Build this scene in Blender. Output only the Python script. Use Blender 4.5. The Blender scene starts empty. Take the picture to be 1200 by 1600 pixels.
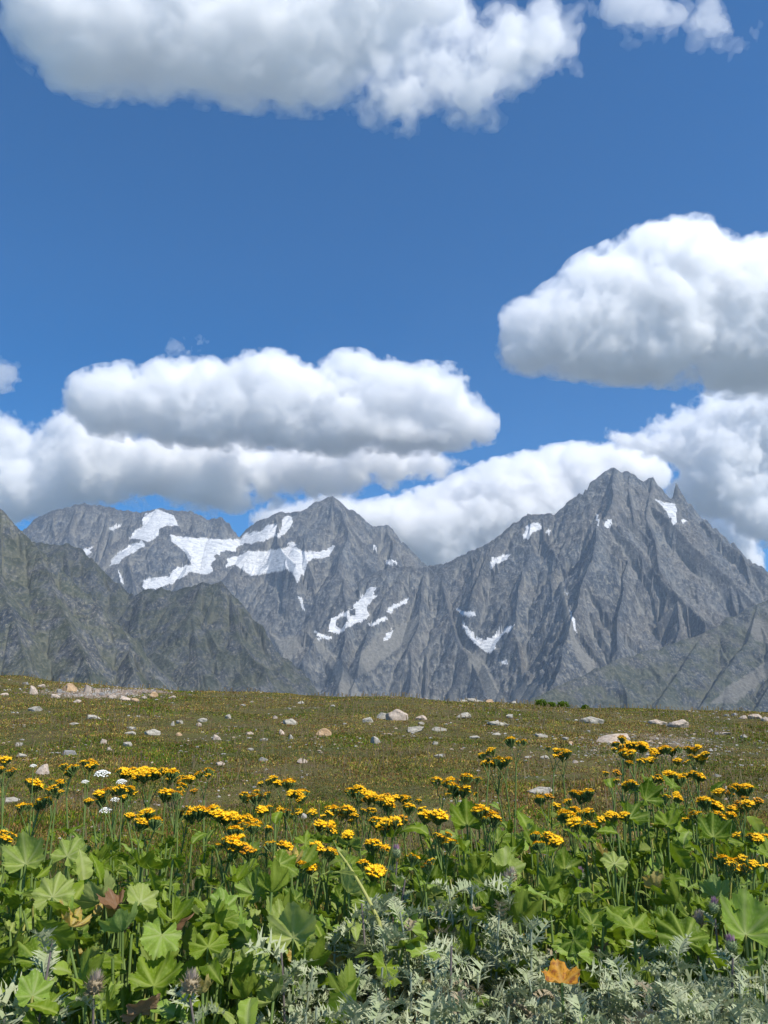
import bpy, math, random
import numpy as np
from mathutils import Vector, Matrix, Euler
R = math.radians
sc = bpy.context.scene
COL = sc.collection

# ------------------------------------------------------------------ camera, sky, sun, exposure
F = 1250.0                      # focal length in pixels of the 1200 x 1600 photograph
PITCH = R(14.5)
EYE = np.array([0., 0., 1.35])
cd = bpy.data.cameras.new('camera'); cam = bpy.data.objects.new('camera', cd); COL.objects.link(cam)
cd.sensor_fit = 'VERTICAL'; cd.sensor_height = 24; cd.lens = 24*F/1600; cd.clip_end = 90000; cd.clip_start = .05
cam.location = EYE; cam.rotation_euler = (R(90)+PITCH, 0, 0); sc.camera = cam
sc.render.resolution_x = 768; sc.render.resolution_y = 1024
SUN_EL, SUN_AZ = 52, 130        # azimuth clockwise from the view direction
w = bpy.data.worlds.new('World'); sc.world = w; w.use_nodes = True
nt = w.node_tree; bg = nt.nodes['Background']; sky = nt.nodes.new('ShaderNodeTexSky')
sky.sky_type = 'NISHITA'; sky.sun_disc = False; sky.sun_elevation = R(SUN_EL); sky.sun_rotation = R(SUN_AZ)
sky.altitude = 2600; sky.air_density = 1.0; sky.dust_density = .1; sky.ozone_density = 3.0
hs = nt.nodes.new('ShaderNodeHueSaturation'); hs.inputs['Saturation'].default_value = 1.52; hs.inputs['Value'].default_value = 1.50; hs.inputs['Hue'].default_value = .500
nt.links.new(sky.outputs[0], hs.inputs['Color']); nt.links.new(hs.outputs[0], bg.inputs[0]); bg.inputs[1].default_value = .082
sl = bpy.data.lights.new('sun', 'SUN'); sl.energy = 5.0; sl.angle = R(.5); sl.color = (1, .955, .88)
so = bpy.data.objects.new('sun', sl); COL.objects.link(so)
sd = Vector((math.sin(R(SUN_AZ))*math.cos(R(SUN_EL)), math.cos(R(SUN_AZ))*math.cos(R(SUN_EL)), math.sin(R(SUN_EL))))
so.rotation_euler = sd.to_track_quat('Z', 'Y').to_euler()
sc.view_settings.view_transform = 'Standard'; sc.view_settings.look = 'None'; sc.view_settings.gamma = 1; sc.view_settings.exposure = 0.34
cy = sc.cycles; cy.volume_bounces = 28; cy.max_bounces = 28; cy.diffuse_bounces = 3; cy.glossy_bounces = 2; cy.transmission_bounces = 4; cy.transparent_max_bounces = 8
cy.use_denoising = True

# ------------------------------------------------------------------ helpers
def _hash(ix, iy, iz, seed):
    h = (ix.astype(np.uint32)*np.uint32(374761393) + iy.astype(np.uint32)*np.uint32(668265263) + iz.astype(np.uint32)*np.uint32(2147483647) + np.uint32(seed*144665+7))
    h = (h ^ (h >> np.uint32(13)))*np.uint32(1274126177); h ^= h >> np.uint32(16)
    h = h*np.uint32(2246822519); return h ^ (h >> np.uint32(15))
def perlin3(x, y, z, seed=0):
    x = np.asarray(x, np.float32); y = np.asarray(y, np.float32); z = np.asarray(z, np.float32)
    x, y, z = np.broadcast_arrays(x, y, z)
    fx, fy, fz = np.floor(x), np.floor(y), np.floor(z)
    ix, iy, iz = fx.astype(np.int32), fy.astype(np.int32), fz.astype(np.int32)
    x, y, z = x-fx, y-fy, z-fz
    s = lambda t: t*t*t*(t*(t*6-15)+10)
    u, v, w_ = s(x), s(y), s(z)
    def g(dx, dy, dz):
        h = _hash(ix+dx, iy+dy, iz+dz, seed)
        a = (h & np.uint32(1023)).astype(np.float32)/511.5-1; b = ((h >> np.uint32(10)) & np.uint32(1023)).astype(np.float32)/511.5-1; c = ((h >> np.uint32(20)) & np.uint32(1023)).astype(np.float32)/511.5-1
        return a*(x-dx)+b*(y-dy)+c*(z-dz)
    L = lambda a, b, t: a+(b-a)*t
    return L(L(L(g(0,0,0), g(1,0,0), u), L(g(0,1,0), g(1,1,0), u), v), L(L(g(0,0,1), g(1,0,1), u), L(g(0,1,1), g(1,1,1), u), v), w_)*1.2
def noise2(x, y, seed=0): return perlin3(x, y, np.float32(.37), seed)
def fbm2(x, y, seed=0, o=4):
    r = 0; a = 1; f = 1
    for i in range(o): r = r + a*noise2(np.asarray(x)*f, np.asarray(y)*f, seed+i); a *= .5; f *= 2.03
    return r
def dirpx(u, v):
    a = (u-600)/F; b = (800-v)/F
    return np.array([a, math.cos(PITCH)-b*math.sin(PITCH), math.sin(PITCH)+b*math.cos(PITCH)])
def wp(u, v, Y):
    d = dirpx(u, v); return EYE + d*(Y/d[1])
def topx(x, y, z):
    z = z-EYE[2]; f = y*math.cos(PITCH)+z*math.sin(PITCH); up = -y*math.sin(PITCH)+z*math.cos(PITCH)
    return 600+F*x/f, 800-F*up/f
def inside(px, py, poly):
    n = len(poly); r = np.zeros(px.shape, bool)
    for i in range(n):
        x1, y1 = poly[i]; x2, y2 = poly[(i+1) % n]
        if y1 == y2: continue
        r ^= ((y1 > py) != (y2 > py)) & (px < (x2-x1)*(py-y1)/(y2-y1)+x1)
    return r
def edgedist(px, py, poly):
    d = np.full(px.shape, 1e9)
    for i in range(len(poly)):
        a = np.array(poly[i], float); b = np.array(poly[(i+1) % len(poly)], float); ab = b-a
        t = np.clip(((px-a[0])*ab[0]+(py-a[1])*ab[1])/max(ab@ab, 1e-9), 0, 1)
        d = np.minimum(d, np.hypot(px-a[0]-t*ab[0], py-a[1]-t*ab[1]))
    return d
def mesh(name, v, faces, mats=(), mi=None, smooth=True, attrs=None):
    """faces: an array (n,k), or a list of such arrays"""
    me = bpy.data.meshes.new(name); v = np.asarray(v, np.float32).reshape(-1, 3)
    fl = [np.asarray(f, np.int32) for f in (faces if isinstance(faces, list) else [faces])]
    me.vertices.add(len(v)); me.vertices.foreach_set('co', v.ravel())
    idx = np.concatenate([f.ravel() for f in fl]); tot = np.concatenate([np.full(len(f), f.shape[1], np.int32) for f in fl])
    me.loops.add(len(idx)); me.loops.foreach_set('vertex_index', idx); me.polygons.add(len(tot))
    me.polygons.foreach_set('loop_start', np.concatenate([[0], np.cumsum(tot)[:-1]]).astype(np.int32))
    if mi is not None: me.polygons.foreach_set('material_index', np.asarray(mi, np.int32))
    me.polygons.foreach_set('use_smooth', np.full(len(tot), smooth))
    for k, a in (attrs or {}).items():
        a = np.asarray(a, np.float32)
        if a.ndim == 1: at = me.attributes.new(k, 'FLOAT', 'POINT'); at.data.foreach_set('value', a)
        else:
            at = me.attributes.new(k, 'FLOAT_COLOR', 'POINT'); c = np.ones((len(a), 4), np.float32); c[:, :3] = a; at.data.foreach_set('color', c.ravel())
    me.update()
    for m in mats: me.materials.append(m)
    return me
def link(name, me, parent=None):
    o = bpy.data.objects.new(name, me); COL.objects.link(o); o.parent = parent; return o
def tag(o, label=None, cat=None, group=None, kind=None):
    if label: o['label'] = label
    if cat: o['category'] = cat
    if group: o['group'] = group
    if kind: o['kind'] = kind
    return o

class N:
    """tiny node-tree writer"""
    def __init__(s, name):
        s.m = bpy.data.materials.new(name); s.m.use_nodes = True; s.t = s.m.node_tree; s.t.nodes.clear(); s.out = s.t.nodes.new('ShaderNodeOutputMaterial')
    def n(s, typ, **k):
        nd = s.t.nodes.new(typ)
        for a, b in k.items():
            if a.startswith('_'): setattr(nd, a[1:], b)
            else: s.put(nd, a.replace('__', ' '), b)
        return nd
    def put(s, nd, key, val):
        i = nd.inputs[int(key[1:])] if key[0] == 'i' and key[1:].isdigit() else nd.inputs[key]
        if hasattr(val, 'links') or hasattr(val, 'is_linked'): s.t.links.new(val, i)
        else:
            if isinstance(val, tuple) and len(val) == 3 and i.type == 'RGBA': val = val+(1,)
            i.default_value = val
    def coord(s, kind='Object', scale=(1, 1, 1)):
        c = s.n('ShaderNodeTexCoord'); mp = s.n('ShaderNodeMapping'); s.t.links.new(c.outputs[kind], mp.inputs[0]); mp.inputs['Scale'].default_value = scale; return mp.outputs[0]
    def noise(s, vec, scale, detail=4, rough=.5, lac=2., dist=0.):
        return s.n('ShaderNodeTexNoise', Vector=vec, Scale=scale, Detail=detail, Roughness=rough, Lacunarity=lac, Distortion=dist).outputs['Fac']
    def voro(s, vec, scale): return s.n('ShaderNodeTexVoronoi', Vector=vec, Scale=scale).outputs['Distance']
    def ramp(s, fac, pts):
        r = s.n('ShaderNodeValToRGB', Fac=fac); e = r.color_ramp.elements
        while len(e) > 1: e.remove(e[0])
        e[0].position = pts[0][0]; e[0].color = _c(pts[0][1])
        for p, c in pts[1:]: x = e.new(p); x.color = _c(c)
        return r.outputs[0]
    def mix(s, fac, a, b, mode='MIX'):
        m = s.n('ShaderNodeMix', _data_type='RGBA', _blend_type=mode); s.put(m, 'i0', fac); s.put(m, 'i6', a); s.put(m, 'i7', b); return m.outputs[2]
    def math(s, op, a, b=0.): return s.n('ShaderNodeMath', _operation=op, i0=a, i1=b).outputs[0]
    def attr(s, name, out='Fac'): a = s.n('ShaderNodeAttribute'); a.attribute_name = name; return a.outputs[out]
    def bump(s, h, strength, dist): return s.n('ShaderNodeBump', Strength=strength, Distance=dist, Height=h).outputs[0]
    def surf(s, o): s.t.links.new(o, s.out.inputs['Surface']); return s.m
    def bsdf(s, col, rough=.8, spec=.2, normal=None, **k):
        b = s.n('ShaderNodeBsdfPrincipled', Roughness=rough); s.put(b, 'Base Color', col); s.put(b, 'Specular IOR Level', spec)
        if normal is not None: s.put(b, 'Normal', normal)
        for a, c in k.items(): s.put(b, a.replace('__', ' '), c)
        return b.outputs[0]
def _c(c): return (c, c, c, 1) if isinstance(c, (int, float)) else tuple(c)+(1,)
def interp(x, pts):
    p = np.array(pts, float); return np.interp(x, p[:, 0], p[:, 1])

# ------------------------------------------------------------------ mountains
def rock_material(name, green=0., warm=.3, scale=1., dark=1.):
    m = N(name); v = m.coord('Object'); vs = m.coord('Object', (1, 1, .28))
    a = m.noise(v, .0022*scale, 6, .6); b = m.noise(vs, .011*scale, 6, .68); c = m.noise(v, .045*scale, 5, .7)
    col = m.ramp(b, [(.32, (.020, .027, .040)), (.45, (.052, .064, .086)), (.55, (.092, .106, .132)), (.68, (.20, .205, .215))])
    d_ = m.noise(v, .0045*scale, 5, .65); col = m.mix(m.ramp(d_, [(.40, .45), (.52, 0.)]), col, (.035, .043, .058)); col = m.mix(m.ramp(d_, [(.56, 0.), (.68, .35)]), col, (.18, .185, .19))
    col = m.mix(m.ramp(a, [(.42, 0.), (.62, warm)]), col, (.19, .155, .12))
    st = m.noise(m.coord('Object', (1, 1, .16)), .06*scale, 5, .7); col = m.mix(m.ramp(st, [(.53, 0.), (.62, .7)]), col, (.31, .285, .245)); col = m.mix(m.ramp(st, [(.38, .6), (.46, 0.)]), col, (.035, .043, .06))
    col = m.mix(m.ramp(c, [(.38, .7), (.46, 0.)]), col, (.022, .030, .046))
    col = m.mix(m.ramp(c, [(.56, 0.), (.64, .7)]), col, (.33, .31, .275))
    if green:
        g = m.noise(v, .006*scale, 7, .66)
        col = m.mix(m.ramp(g, [(.44, 0.), (.56, green)]), col, (.080, .092, .040))
    ge = m.n('ShaderNodeNewGeometry'); sz = m.n('ShaderNodeSeparateXYZ', i0=ge.outputs['Normal'])
    flat = m.ramp(sz.outputs['Z'], [(.70, 0.), (.88, .4)])
    col = m.mix(flat, col, (.23, .215, .19) if not green else (.105, .11, .07))
    col = m.mix(m.math('MULTIPLY', m.attr('gully'), m.ramp(b, [(.36, .35), (.58, 1.)])), col, (.23, .222, .21) if not green else (.15, .15, .115))
    col = m.mix(m.attr('rib'), col, (.035, .042, .055) if not green else (.045, .052, .042))
    col = m.mix(m.attr('scree'), col, m.ramp(c, [(.35, (.13, .125, .12)), (.65, (.25, .24, .225))]))
    if dark < 1: col = m.mix(1., col, (dark, dark*1.0, dark*.93), 'MULTIPLY')
    h = m.math('ADD', m.math('MULTIPLY', b, 1.2), m.math('MULTIPLY', c, .7))
    return m.surf(m.bsdf(col, .9, .15, m.bump(h, .6, 26/scale)))
def snow_material():
    m = N('snow'); v = m.coord('Object', (1, 1, 3)); a = m.noise(v, .012, 6, .6, dist=1.5); b = m.noise(v, .05, 4, .6)
    col = m.ramp(a, [(.34, (.34, .36, .39)), (.45, (.54, .55, .56)), (.58, (.68, .68, .68))])
    col = m.mix(m.ramp(b, [(.34, .7), (.43, 0.)]), col, (.36, .35, .34))
    return m.surf(m.bsdf(col, .7, .3, m.bump(m.math('ADD', a, b), .6, 14)))
SNOW = snow_material()

def heightfield(name, label, ridges, urange, Yr, mat, snow=(), scree=(), seed=1, slope=1.05, cols=700, rows=460, amp=1., floor=-250., cat=None, rib=1., fine=1., spur=(300., 950.), prot=(.66, .93), lat=(1.7, 2.1)):
    """ridges: lists of (u, v, Y): crest lines as seen along the view, each at its own real distance."""
    qcol = np.linspace((urange[0]-600)/F*1.03, (urange[1]-600)/F*1.03, cols); yy = np.linspace(Yr[0], Yr[1], rows)
    Q, Y = np.meshgrid(qcol, yy); X = Q*Y
    H = np.full(X.shape, floor-2000.); D = np.zeros(X.shape); T = np.zeros(X.shape); t0 = 0.
    wx = X+100*noise2(X/420, Y/420, seed+40)+45*noise2(X/140, Y/140, seed+41); wy = Y+100*noise2(X/420, Y/420, seed+42)+45*noise2(X/140, Y/140, seed+43)
    segs = []; side_lines = []; traced = []; rr_ = np.random.default_rng(seed*13+1)
    def side_spurs(Pl, sl_, spacing, Lr, lev):
        out = []
        for a, b in zip(Pl[:-1], Pl[1:]):
            ab = b-a; L = float(np.hypot(ab[0], ab[1]))
            if L < 1: continue
            tg = ab[:2]/L; s0 = rr_.uniform(.2, 1)*spacing*.5
            while s0 < L:
                for sg in (-1, 1):
                    nn = np.array([-tg[1], tg[0]])*sg
                    if nn[1] > (.25 if lev == 0 else .6): continue
                    an = rr_.uniform(-.5, .5)+(.35 if lev else 0)*sg*(1 if ab[2] < 0 else -1)*-1; d = np.array([nn[0]*math.cos(an)-nn[1]*math.sin(an), nn[0]*math.sin(an)+nn[1]*math.cos(an)])
                    p = a+ab*(s0/L); ln = rr_.uniform(*Lr); k_ = rr_.uniform(*prot); q = [p-np.array([0, 0, 6.])]; n_ = 4
                    for j in range(n_):
                        w_ = rr_.uniform(-.35, .35); d = np.array([d[0]*math.cos(w_)-d[1]*math.sin(w_), d[0]*math.sin(w_)+d[1]*math.cos(w_)]); st = ln/n_
                        q.append(np.array([q[-1][0]+d[0]*st, q[-1][1]+d[1]*st, q[-1][2]-sl_*k_*st*max(.55, d@nn)*rr_.uniform(.75, 1.25)]))
                    out.append(q)
                s0 += spacing*rr_.uniform(.6, 1.5)
        return out
    for rd in ridges:
        sl_ = rd[0] if not isinstance(rd[0], tuple) else slope; pts = rd[1:] if sl_ is rd[0] else rd
        P = [wp(*p) for p in pts]
        if sl_ < 0:        # a spur coming down towards the meadow: its depth follows from a steady fall
            sl_ = -sl_; P = P[:1]
            for p in pts[1:]:
                d_ = dirpx(p[0], p[1]); t_ = d_[2]/d_[1]; zr = P[-1][2]-EYE[2]; m_ = rr_.uniform(.88, 1.12); Yn = (m_*P[-1][1]-zr)/(m_-t_); Yn = min(Yn, P[-1][1]-60); P.append(wp(p[0], p[1], Yn))
            for _ in range(2):
                P = [P[0]]+[q__ for a_, b_ in zip(P[:-1], P[1:]) for q__ in ((a_+b_)/2+np.array([1, .3, .25])*rr_.normal()*.045*np.linalg.norm(b_-a_), b_)]
        segs.append((sl_, P)); traced.append(P)
        if sl_ < 2:
            l1 = side_spurs(P, sl_, spur[0], (spur[1]*.5, spur[1]*1.3), 0)
            segs += [(sl_*lat[0], q) for q in l1]; side_lines += l1
            for q in l1:
                l2 = side_spurs(q, sl_*lat[0], spur[0]*.62, (spur[1]*.12, spur[1]*.30), 1); segs += [(sl_*lat[1], q2) for q2 in l2]; side_lines += l2
    # side spurs stay below the traced crests as they rise against the sky
    el = np.full(qcol.shape, -9.); nt_ = 0
    for P in traced:
        P = np.array(P); P = P[np.argsort(P[:, 0]/P[:, 1])]; qq, ee = P[:, 0]/P[:, 1], (P[:, 2]-EYE[2])/P[:, 1]
        if np.ptp(qq) > .12: el = np.maximum(el, np.interp(qcol, qq, ee, left=-9, right=-9))
    el = np.where(el < -5, el[el > -5].min(), el)
    side_ids = {id(q_) for q_ in side_lines}
    for sl_, P in segs:
        for a, b in zip(P[:-1], P[1:]):
            ab = b[:2]-a[:2]; L = float(np.hypot(*ab))
            if L < 1: continue
            reach = (max(a[2], b[2])-floor)/sl_ if id(P) not in side_ids else 420.
            y0_, y1_ = min(a[1], b[1])-reach, max(a[1], b[1])+reach; i0, i1 = np.searchsorted(yy, [y0_, y1_])
            if i1 <= i0+1: continue
            ylo = max(yy[i0], 100); x0_, x1_ = min(a[0], b[0])-reach, max(a[0], b[0])+reach
            j0, j1 = np.searchsorted(qcol, [min(x0_/yy[i0], x0_/yy[i1-1]), max(x1_/yy[i0], x1_/yy[i1-1])])
            if j1 <= j0+1: continue
            S = (slice(i0, i1), slice(j0, j1)); Xs, Ys = X[S], Y[S]
            tt = np.clip(((Xs-a[0])*ab[0]+(Ys-a[1])*ab[1])/(L*L), 0, 1)
            d = np.hypot(Xs-a[0]-tt*ab[0], Ys-a[1]-tt*ab[1])
            if id(P) not in side_ids and sl_ < 2:
                t = np.clip(((wx[S]-a[0])*ab[0]+(wy[S]-a[1])*ab[1])/(L*L), 0, 1); k = np.clip(d/250, 0, 1); t = tt*(1-k)+t*k; d = np.hypot(Xs-a[0]-t*ab[0], Ys-a[1]-t*ab[1])
            else: t = tt
            h = a[2]+(b[2]-a[2])*t-sl_*(d**.97)
            if id(P) in side_ids: h = np.minimum(h, EYE[2]+Ys*(el[S[1]]-.0035)[None])
            g = h > H[S]; H[S] = np.where(g, h, H[S]); D[S] = np.where(g, d, D[S]); T[S] = np.where(g, t0+t*L, T[S]); t0 += L
        t0 += 977
    U, V = topx(X, Y, H)
    sm = np.zeros(X.shape)
    for s in list(snow)+list(scree):
        pl = s['p']; e = edgedist(U, V, pl); sm = np.maximum(sm, np.clip(np.where(inside(U, V, pl), .6+e/6, .6-e/8), 0, 1))
    k = np.clip(D/110, .0, 1)*amp*(1-.8*sm)
    s_ = D/1100.
    rb = 0
    for o, (f, a) in enumerate([(260, 95), (120, 52), (55, 24)]):
        rb = rb - a*np.abs(perlin3(T/f+D/1400, s_*(1+o), np.float32(.3+o), seed+o*3))*2.2
    H = H+rb*k*rib
    for o, (f, a) in enumerate([(520, 60), (250, 45), (120, 34), (58, 22), (28, 12), (15, 6)]):
        nn = perlin3(X/f, Y/f, H/f*.6, seed+20+o); kk = k if o < 3 else np.maximum(k, .62*amp)*(1-.75*sm)*fine
        H = H+a*(.35-1.7*np.abs(nn))*kk if o % 2 == 0 else H+a*nn*1.3*kk
    H = np.maximum(H, floor+10*noise2(X/200, Y/200, seed))
    v = np.stack([X, Y, H], -1).reshape(-1, 3)
    i = np.arange(rows*cols).reshape(rows, cols); f = np.stack([i[:-1, :-1], i[:-1, 1:], i[1:, 1:], i[1:, :-1]], -1).reshape(-1, 4)
    U, V = topx(X, Y, H)
    rg = 4*noise2(X/90, Y/90, seed+60)+3.5*noise2(X/34, Y/34, seed+61)+1.5*noise2(X/15, Y/15, seed+62)
    Uw = U+rg; Vw = V+.6*rg
    scr = np.zeros(X.shape)
    for s in scree: scr = np.maximum(scr, np.clip(np.where(inside(Uw, Vw, s['p']), .55+edgedist(Uw, Vw, s['p'])/5, 0), 0, .95))
    def blur(A, n):
        for _ in range(n):
            A = A.copy(); A[1:-1] = (A[:-2]+2*A[1:-1]+A[2:])/4; A[:, 1:-1] = (A[:, :-2]+2*A[:, 1:-1]+A[:, 2:])/4
        return A
    c1 = blur(H, 4)-blur(H, 22); c2 = H-blur(H, 3); sd1, sd2 = np.std(c1)+1e-6, np.std(c2)+1e-6
    gul = np.clip(-c1/sd1-.35, 0, 1.2)*.7+np.clip(-c2/sd2-.6, 0, 1)*.5; ribm = np.clip(c1/sd1-.6, 0, 1)*.4
    fc = lambda A: A.reshape(-1)[f].mean(1)
    fu, fv = fc(Uw), fc(Vw); owner = np.zeros(len(f), int)
    for n_, s in enumerate(snow, 1): 
        ins = inside(fu, fv, s['p'])
        for hole in s.get('h', ()): ins &= ~inside(fu, fv, hole)
        fy = fc(Y); ins &= (fy > s.get('y', (0, 1e9))[0]) & (fy < s.get('y', (0, 1e9))[1])
        owner[ins & (owner == 0)] = n_
    top = link(name, mesh(name, v, f[owner == 0], [mat], attrs={'scree': scr.reshape(-1), 'gully': np.clip(gul, 0, .9).reshape(-1), 'rib': ribm.reshape(-1)})); tag(top, label, None, None, 'structure')
    for n_, s in enumerate(snow, 1):
        ff = f[owner == n_]
        if not len(ff): print('empty snow', s['p'][0]); continue
        un, inv = np.unique(ff, return_inverse=True)
        o = link(s.get('n', 'snow_patch'), mesh('snow_patch', v[un], inv.reshape(-1, 4), [SNOW]), top)
        if 'l' in s: o['label'] = s['l']
    return top

# far glaciated range on the left
RK_FAR = rock_material('far_rock', 0, .35, .9, .9); RK_MAIN = rock_material('main_rock', 0, .40, 1., .88); RK_NEAR = rock_material('near_rock', .5, .2, 1.6, .80); RK_SHADED = rock_material('shaded_rock', .45, .1, 1.6, .66); RK_SPUR = rock_material('spur_rock', .5, .45, 1.3, .72)  # shade on the rocky ridge is painted in as a darker rock tone
P = lambda *a: [(a[i], a[i+1]) for i in range(0, len(a), 2)]
snowL = [
 dict(p=P(172,874,185,862,205,850,222,845,226,852,214,862,196,872,180,882,168,884), l='snow strip low on the left flank'),
 dict(p=P(203,842,212,828,222,822,222,812,228,802,245,795,258,800,272,806,280,822,262,822,250,826,246,838,232,846,218,843), l='bright snowfield under the round summit'),
 dict(p=P(172,826,190,818,188,824,176,830)),
 dict(p=P(128,858,147,853,142,862,134,868)),
 dict(n='glacier', p=P(264,834,280,838,330,842,372,842,382,850,366,860,346,862,336,872,330,884,334,892,322,898,300,894,282,902,266,912,246,918,228,922,220,916,224,904,240,902,262,900,276,890,278,886,300,882,292,868,282,856,268,846), l='long glacier tongue between the two left summits'),
 dict(p=P(184,890,190,900,192,914,187,908)),
 dict(p=P(370,848,380,836,404,830,420,820,432,818,430,838,412,846,392,850), l='snowfield below the notch'),
 dict(p=P(432,838,438,826,442,812,450,806,457,808,456,822,446,834,434,840)),
 dict(n='glacier', p=P(352,886,356,872,376,866,386,860,410,862,440,858,456,852,476,862,500,862,524,852,520,862,508,872,494,872,484,876,474,896,466,912,458,896,446,888,424,896,404,898,392,900,384,894,370,884), l='wide white glacier under the dark pyramid summit'),
 dict(p=P(448,850,456,846,462,850,458,854)),
 dict(p=P(462,930,470,932,474,946,476,956,468,944)),
 dict(p=P(602,876,614,874,620,880,614,885,604,882)),
 dict(p=P(584,852,590,853,589,862,585,860)),
]
snowL2 = [
 dict(p=P(512,986,518,968,530,960,548,950,560,938,572,922,588,916,584,930,594,930,580,940,570,950,578,962,566,972,548,978,530,990,520,988), h=[P(545,952,555,950,556,960,547,964), P(527,966,540,962,542,972,532,982,526,978)], l='slanting snowfield in the central bowl'),
 dict(p=P(604,956,616,944,634,936,642,934,634,944,618,950,608,958)),
 dict(p=P(574,974,590,968,600,962,606,966,592,974,578,978)),
 dict(p=P(600,1002,604,990,614,980,610,992,604,1002)),
 dict(p=P(490,984,500,990,518,995,512,1000,496,994)),
 dict(p=P(496,998,504,998,500,1002)),
]
screeL = [dict(p=P(420,985,438,995,465,992,468,1010,452,1036,440,1025,432,1008)),
          dict(p=P(478,980,500,1000,530,1030,560,1075,575,1100,540,1100,520,1050,495,1015)),
          dict(p=P(560,1020,600,985,660,960,640,1000,590,1040,560,1060))]
heightfield('mountain_range', 'grey glaciated range on the left horizon with a pyramid summit',
 [[(-60,900,9000),(40,825,8800),(52,812,8800),(70,802,8800),(88,795,8800),(100,793,8800),(118,789,8800),(132,786,8800),(145,789,8750),(162,790,8750),(180,795,8700),(205,799,8700),(225,800,8650),(247,794,8600),(275,797,8600),(300,799,8650),(315,806,8650),(326,812,8650),(338,810,8650),(346,808,8650),(358,818,8650),(366,830,8700),(374,838,8750),(386,826,8750),(400,815,8700),(418,808,8650),(430,803,8600),(438,800,8600),(456,800,8550),(470,797,8500),(486,789,8500),(502,781,8500),(520,775,8450),(533,784,8450),(542,793,8450),(552,797,8450),(568,810,8450),(580,821,8450),(592,820,8450),(606,820,8450),(614,828,8450),(624,842,8450),(636,852,8450),(650,868,8450),(666,884,8400),(690,900,8400),(760,960,8400)],
  [-1.75,(230,800,8650),(215,835,8400),(200,870,8200),(205,930,7900)],
  [-1.75,(255,860,8350),(285,850,8300),(300,870,8100),(285,900,7900)],
  [-1.75,(520,775,8450),(512,815,8300),(470,838,8250)],
  [-1.75,(520,775,8450),(545,830,8250),(530,872,8050),(540,940,7600),(540,1000,7200),(530,1100,6700)],
  [1.6,(310,960,7700),(340,915,7850),(365,884,7900),(378,900,7900),(395,897,7900),(412,902,7900),(428,895,7900),(440,889,7900),(452,891,7900),(461,914,7900),(470,912,7900),(479,890,7900),(487,869,7880),(495,884,7880),(505,868,7880),(516,884,7900),(530,890,7950)],
  [-1.75,(440,889,7900),(430,950,7500),(420,1020,7000),(430,1100,6600)],
  [-1.75,(487,869,7880),(492,930,7500),(500,975,7300)],
  [-1.75,(120,790,8800),(110,850,8400),(130,910,8000)],
  [-1.75,(606,820,8450),(610,870,8200),(640,900,7800)],
 ], (-150, 800), (5200, 9300), RK_FAR, snowL+[dict(p=d_['p'], h=d_.get('h', ())) for d_ in snowL2], screeL, seed=3, cols=900, rows=620, amp=.8, rib=.7, slope=1.5, fine=1.7)
heightfield('mountain_spur', 'grey buttress below the saddle between the two high summits',
 [[(560,905,7500),(600,888,7400),(640,884,7350),(668,886,7300),(690,905,7150),(700,950,6800),(715,1000,6400),(740,1040,6100),(765,1100,5700)],
  [-1.75,(640,884,7350),(600,930,7100),(575,985,6800),(560,1040,6500),(548,1110,6100)],
  [-1.75,(600,930,7100),(545,935,7100),(500,985,6900),(470,1040,6600),(450,1110,6200)],
  [-1.75,(668,886,7300),(655,950,6850),(640,1010,6450),(630,1100,5900)],
 ], (380, 860), (4300, 8000), RK_MAIN, snowL2, screeL[1:], seed=11, cols=520, rows=560, amp=.85, rib=.7, slope=1.55, fine=1.7)
snowR = [
 dict(p=P(818,832,822,822,832,817,845,818,846,826,832,832,824,840,818,842), l='snow patch below the left shoulder'),
 dict(p=P(764,880,770,872,785,866,797,866,790,874,776,882,766,888), l='snow patch lower on the left shoulder'),
 dict(p=P(854,832,860,826,858,838)),
 dict(p=P(931,803,935,804,936,822,932,820)),
 dict(p=P(944,822,950,812,955,810,954,820,949,826)),
 dict(p=P(1024,780,1036,784,1048,786,1056,788,1058,800,1054,820,1050,820,1046,806,1040,798,1034,790), l='forked snow gully beside the rock needle'),
 dict(p=P(1064,812,1072,812,1068,819)),
 dict(p=P(712,950,722,954,742,956,744,962,732,964,720,960)),
 dict(p=P(720,968,726,974,734,984,744,994,756,1000,768,996,778,988,792,978,806,976,796,986,784,992,776,1004,774,1014,764,1020,754,1014,740,1004,728,990), l='curved snowfield at the head of the right gully'),
 dict(p=P(782,1033,792,1031,794,1036,784,1038)),
 dict(p=P(890,945,893,960,899,980,901,988,897,984,891,966)),
 dict(p=P(882,914,885,922,884,930)),
]
screeR = [dict(p=P(715,1000,730,1010,755,1030,790,1095,760,1100,735,1050)), dict(p=P(800,1065,840,1066,860,1100,800,1100)), dict(p=P(870,900,876,890,900,1000,930,1040,925,1060,900,1030,884,980))]
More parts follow.
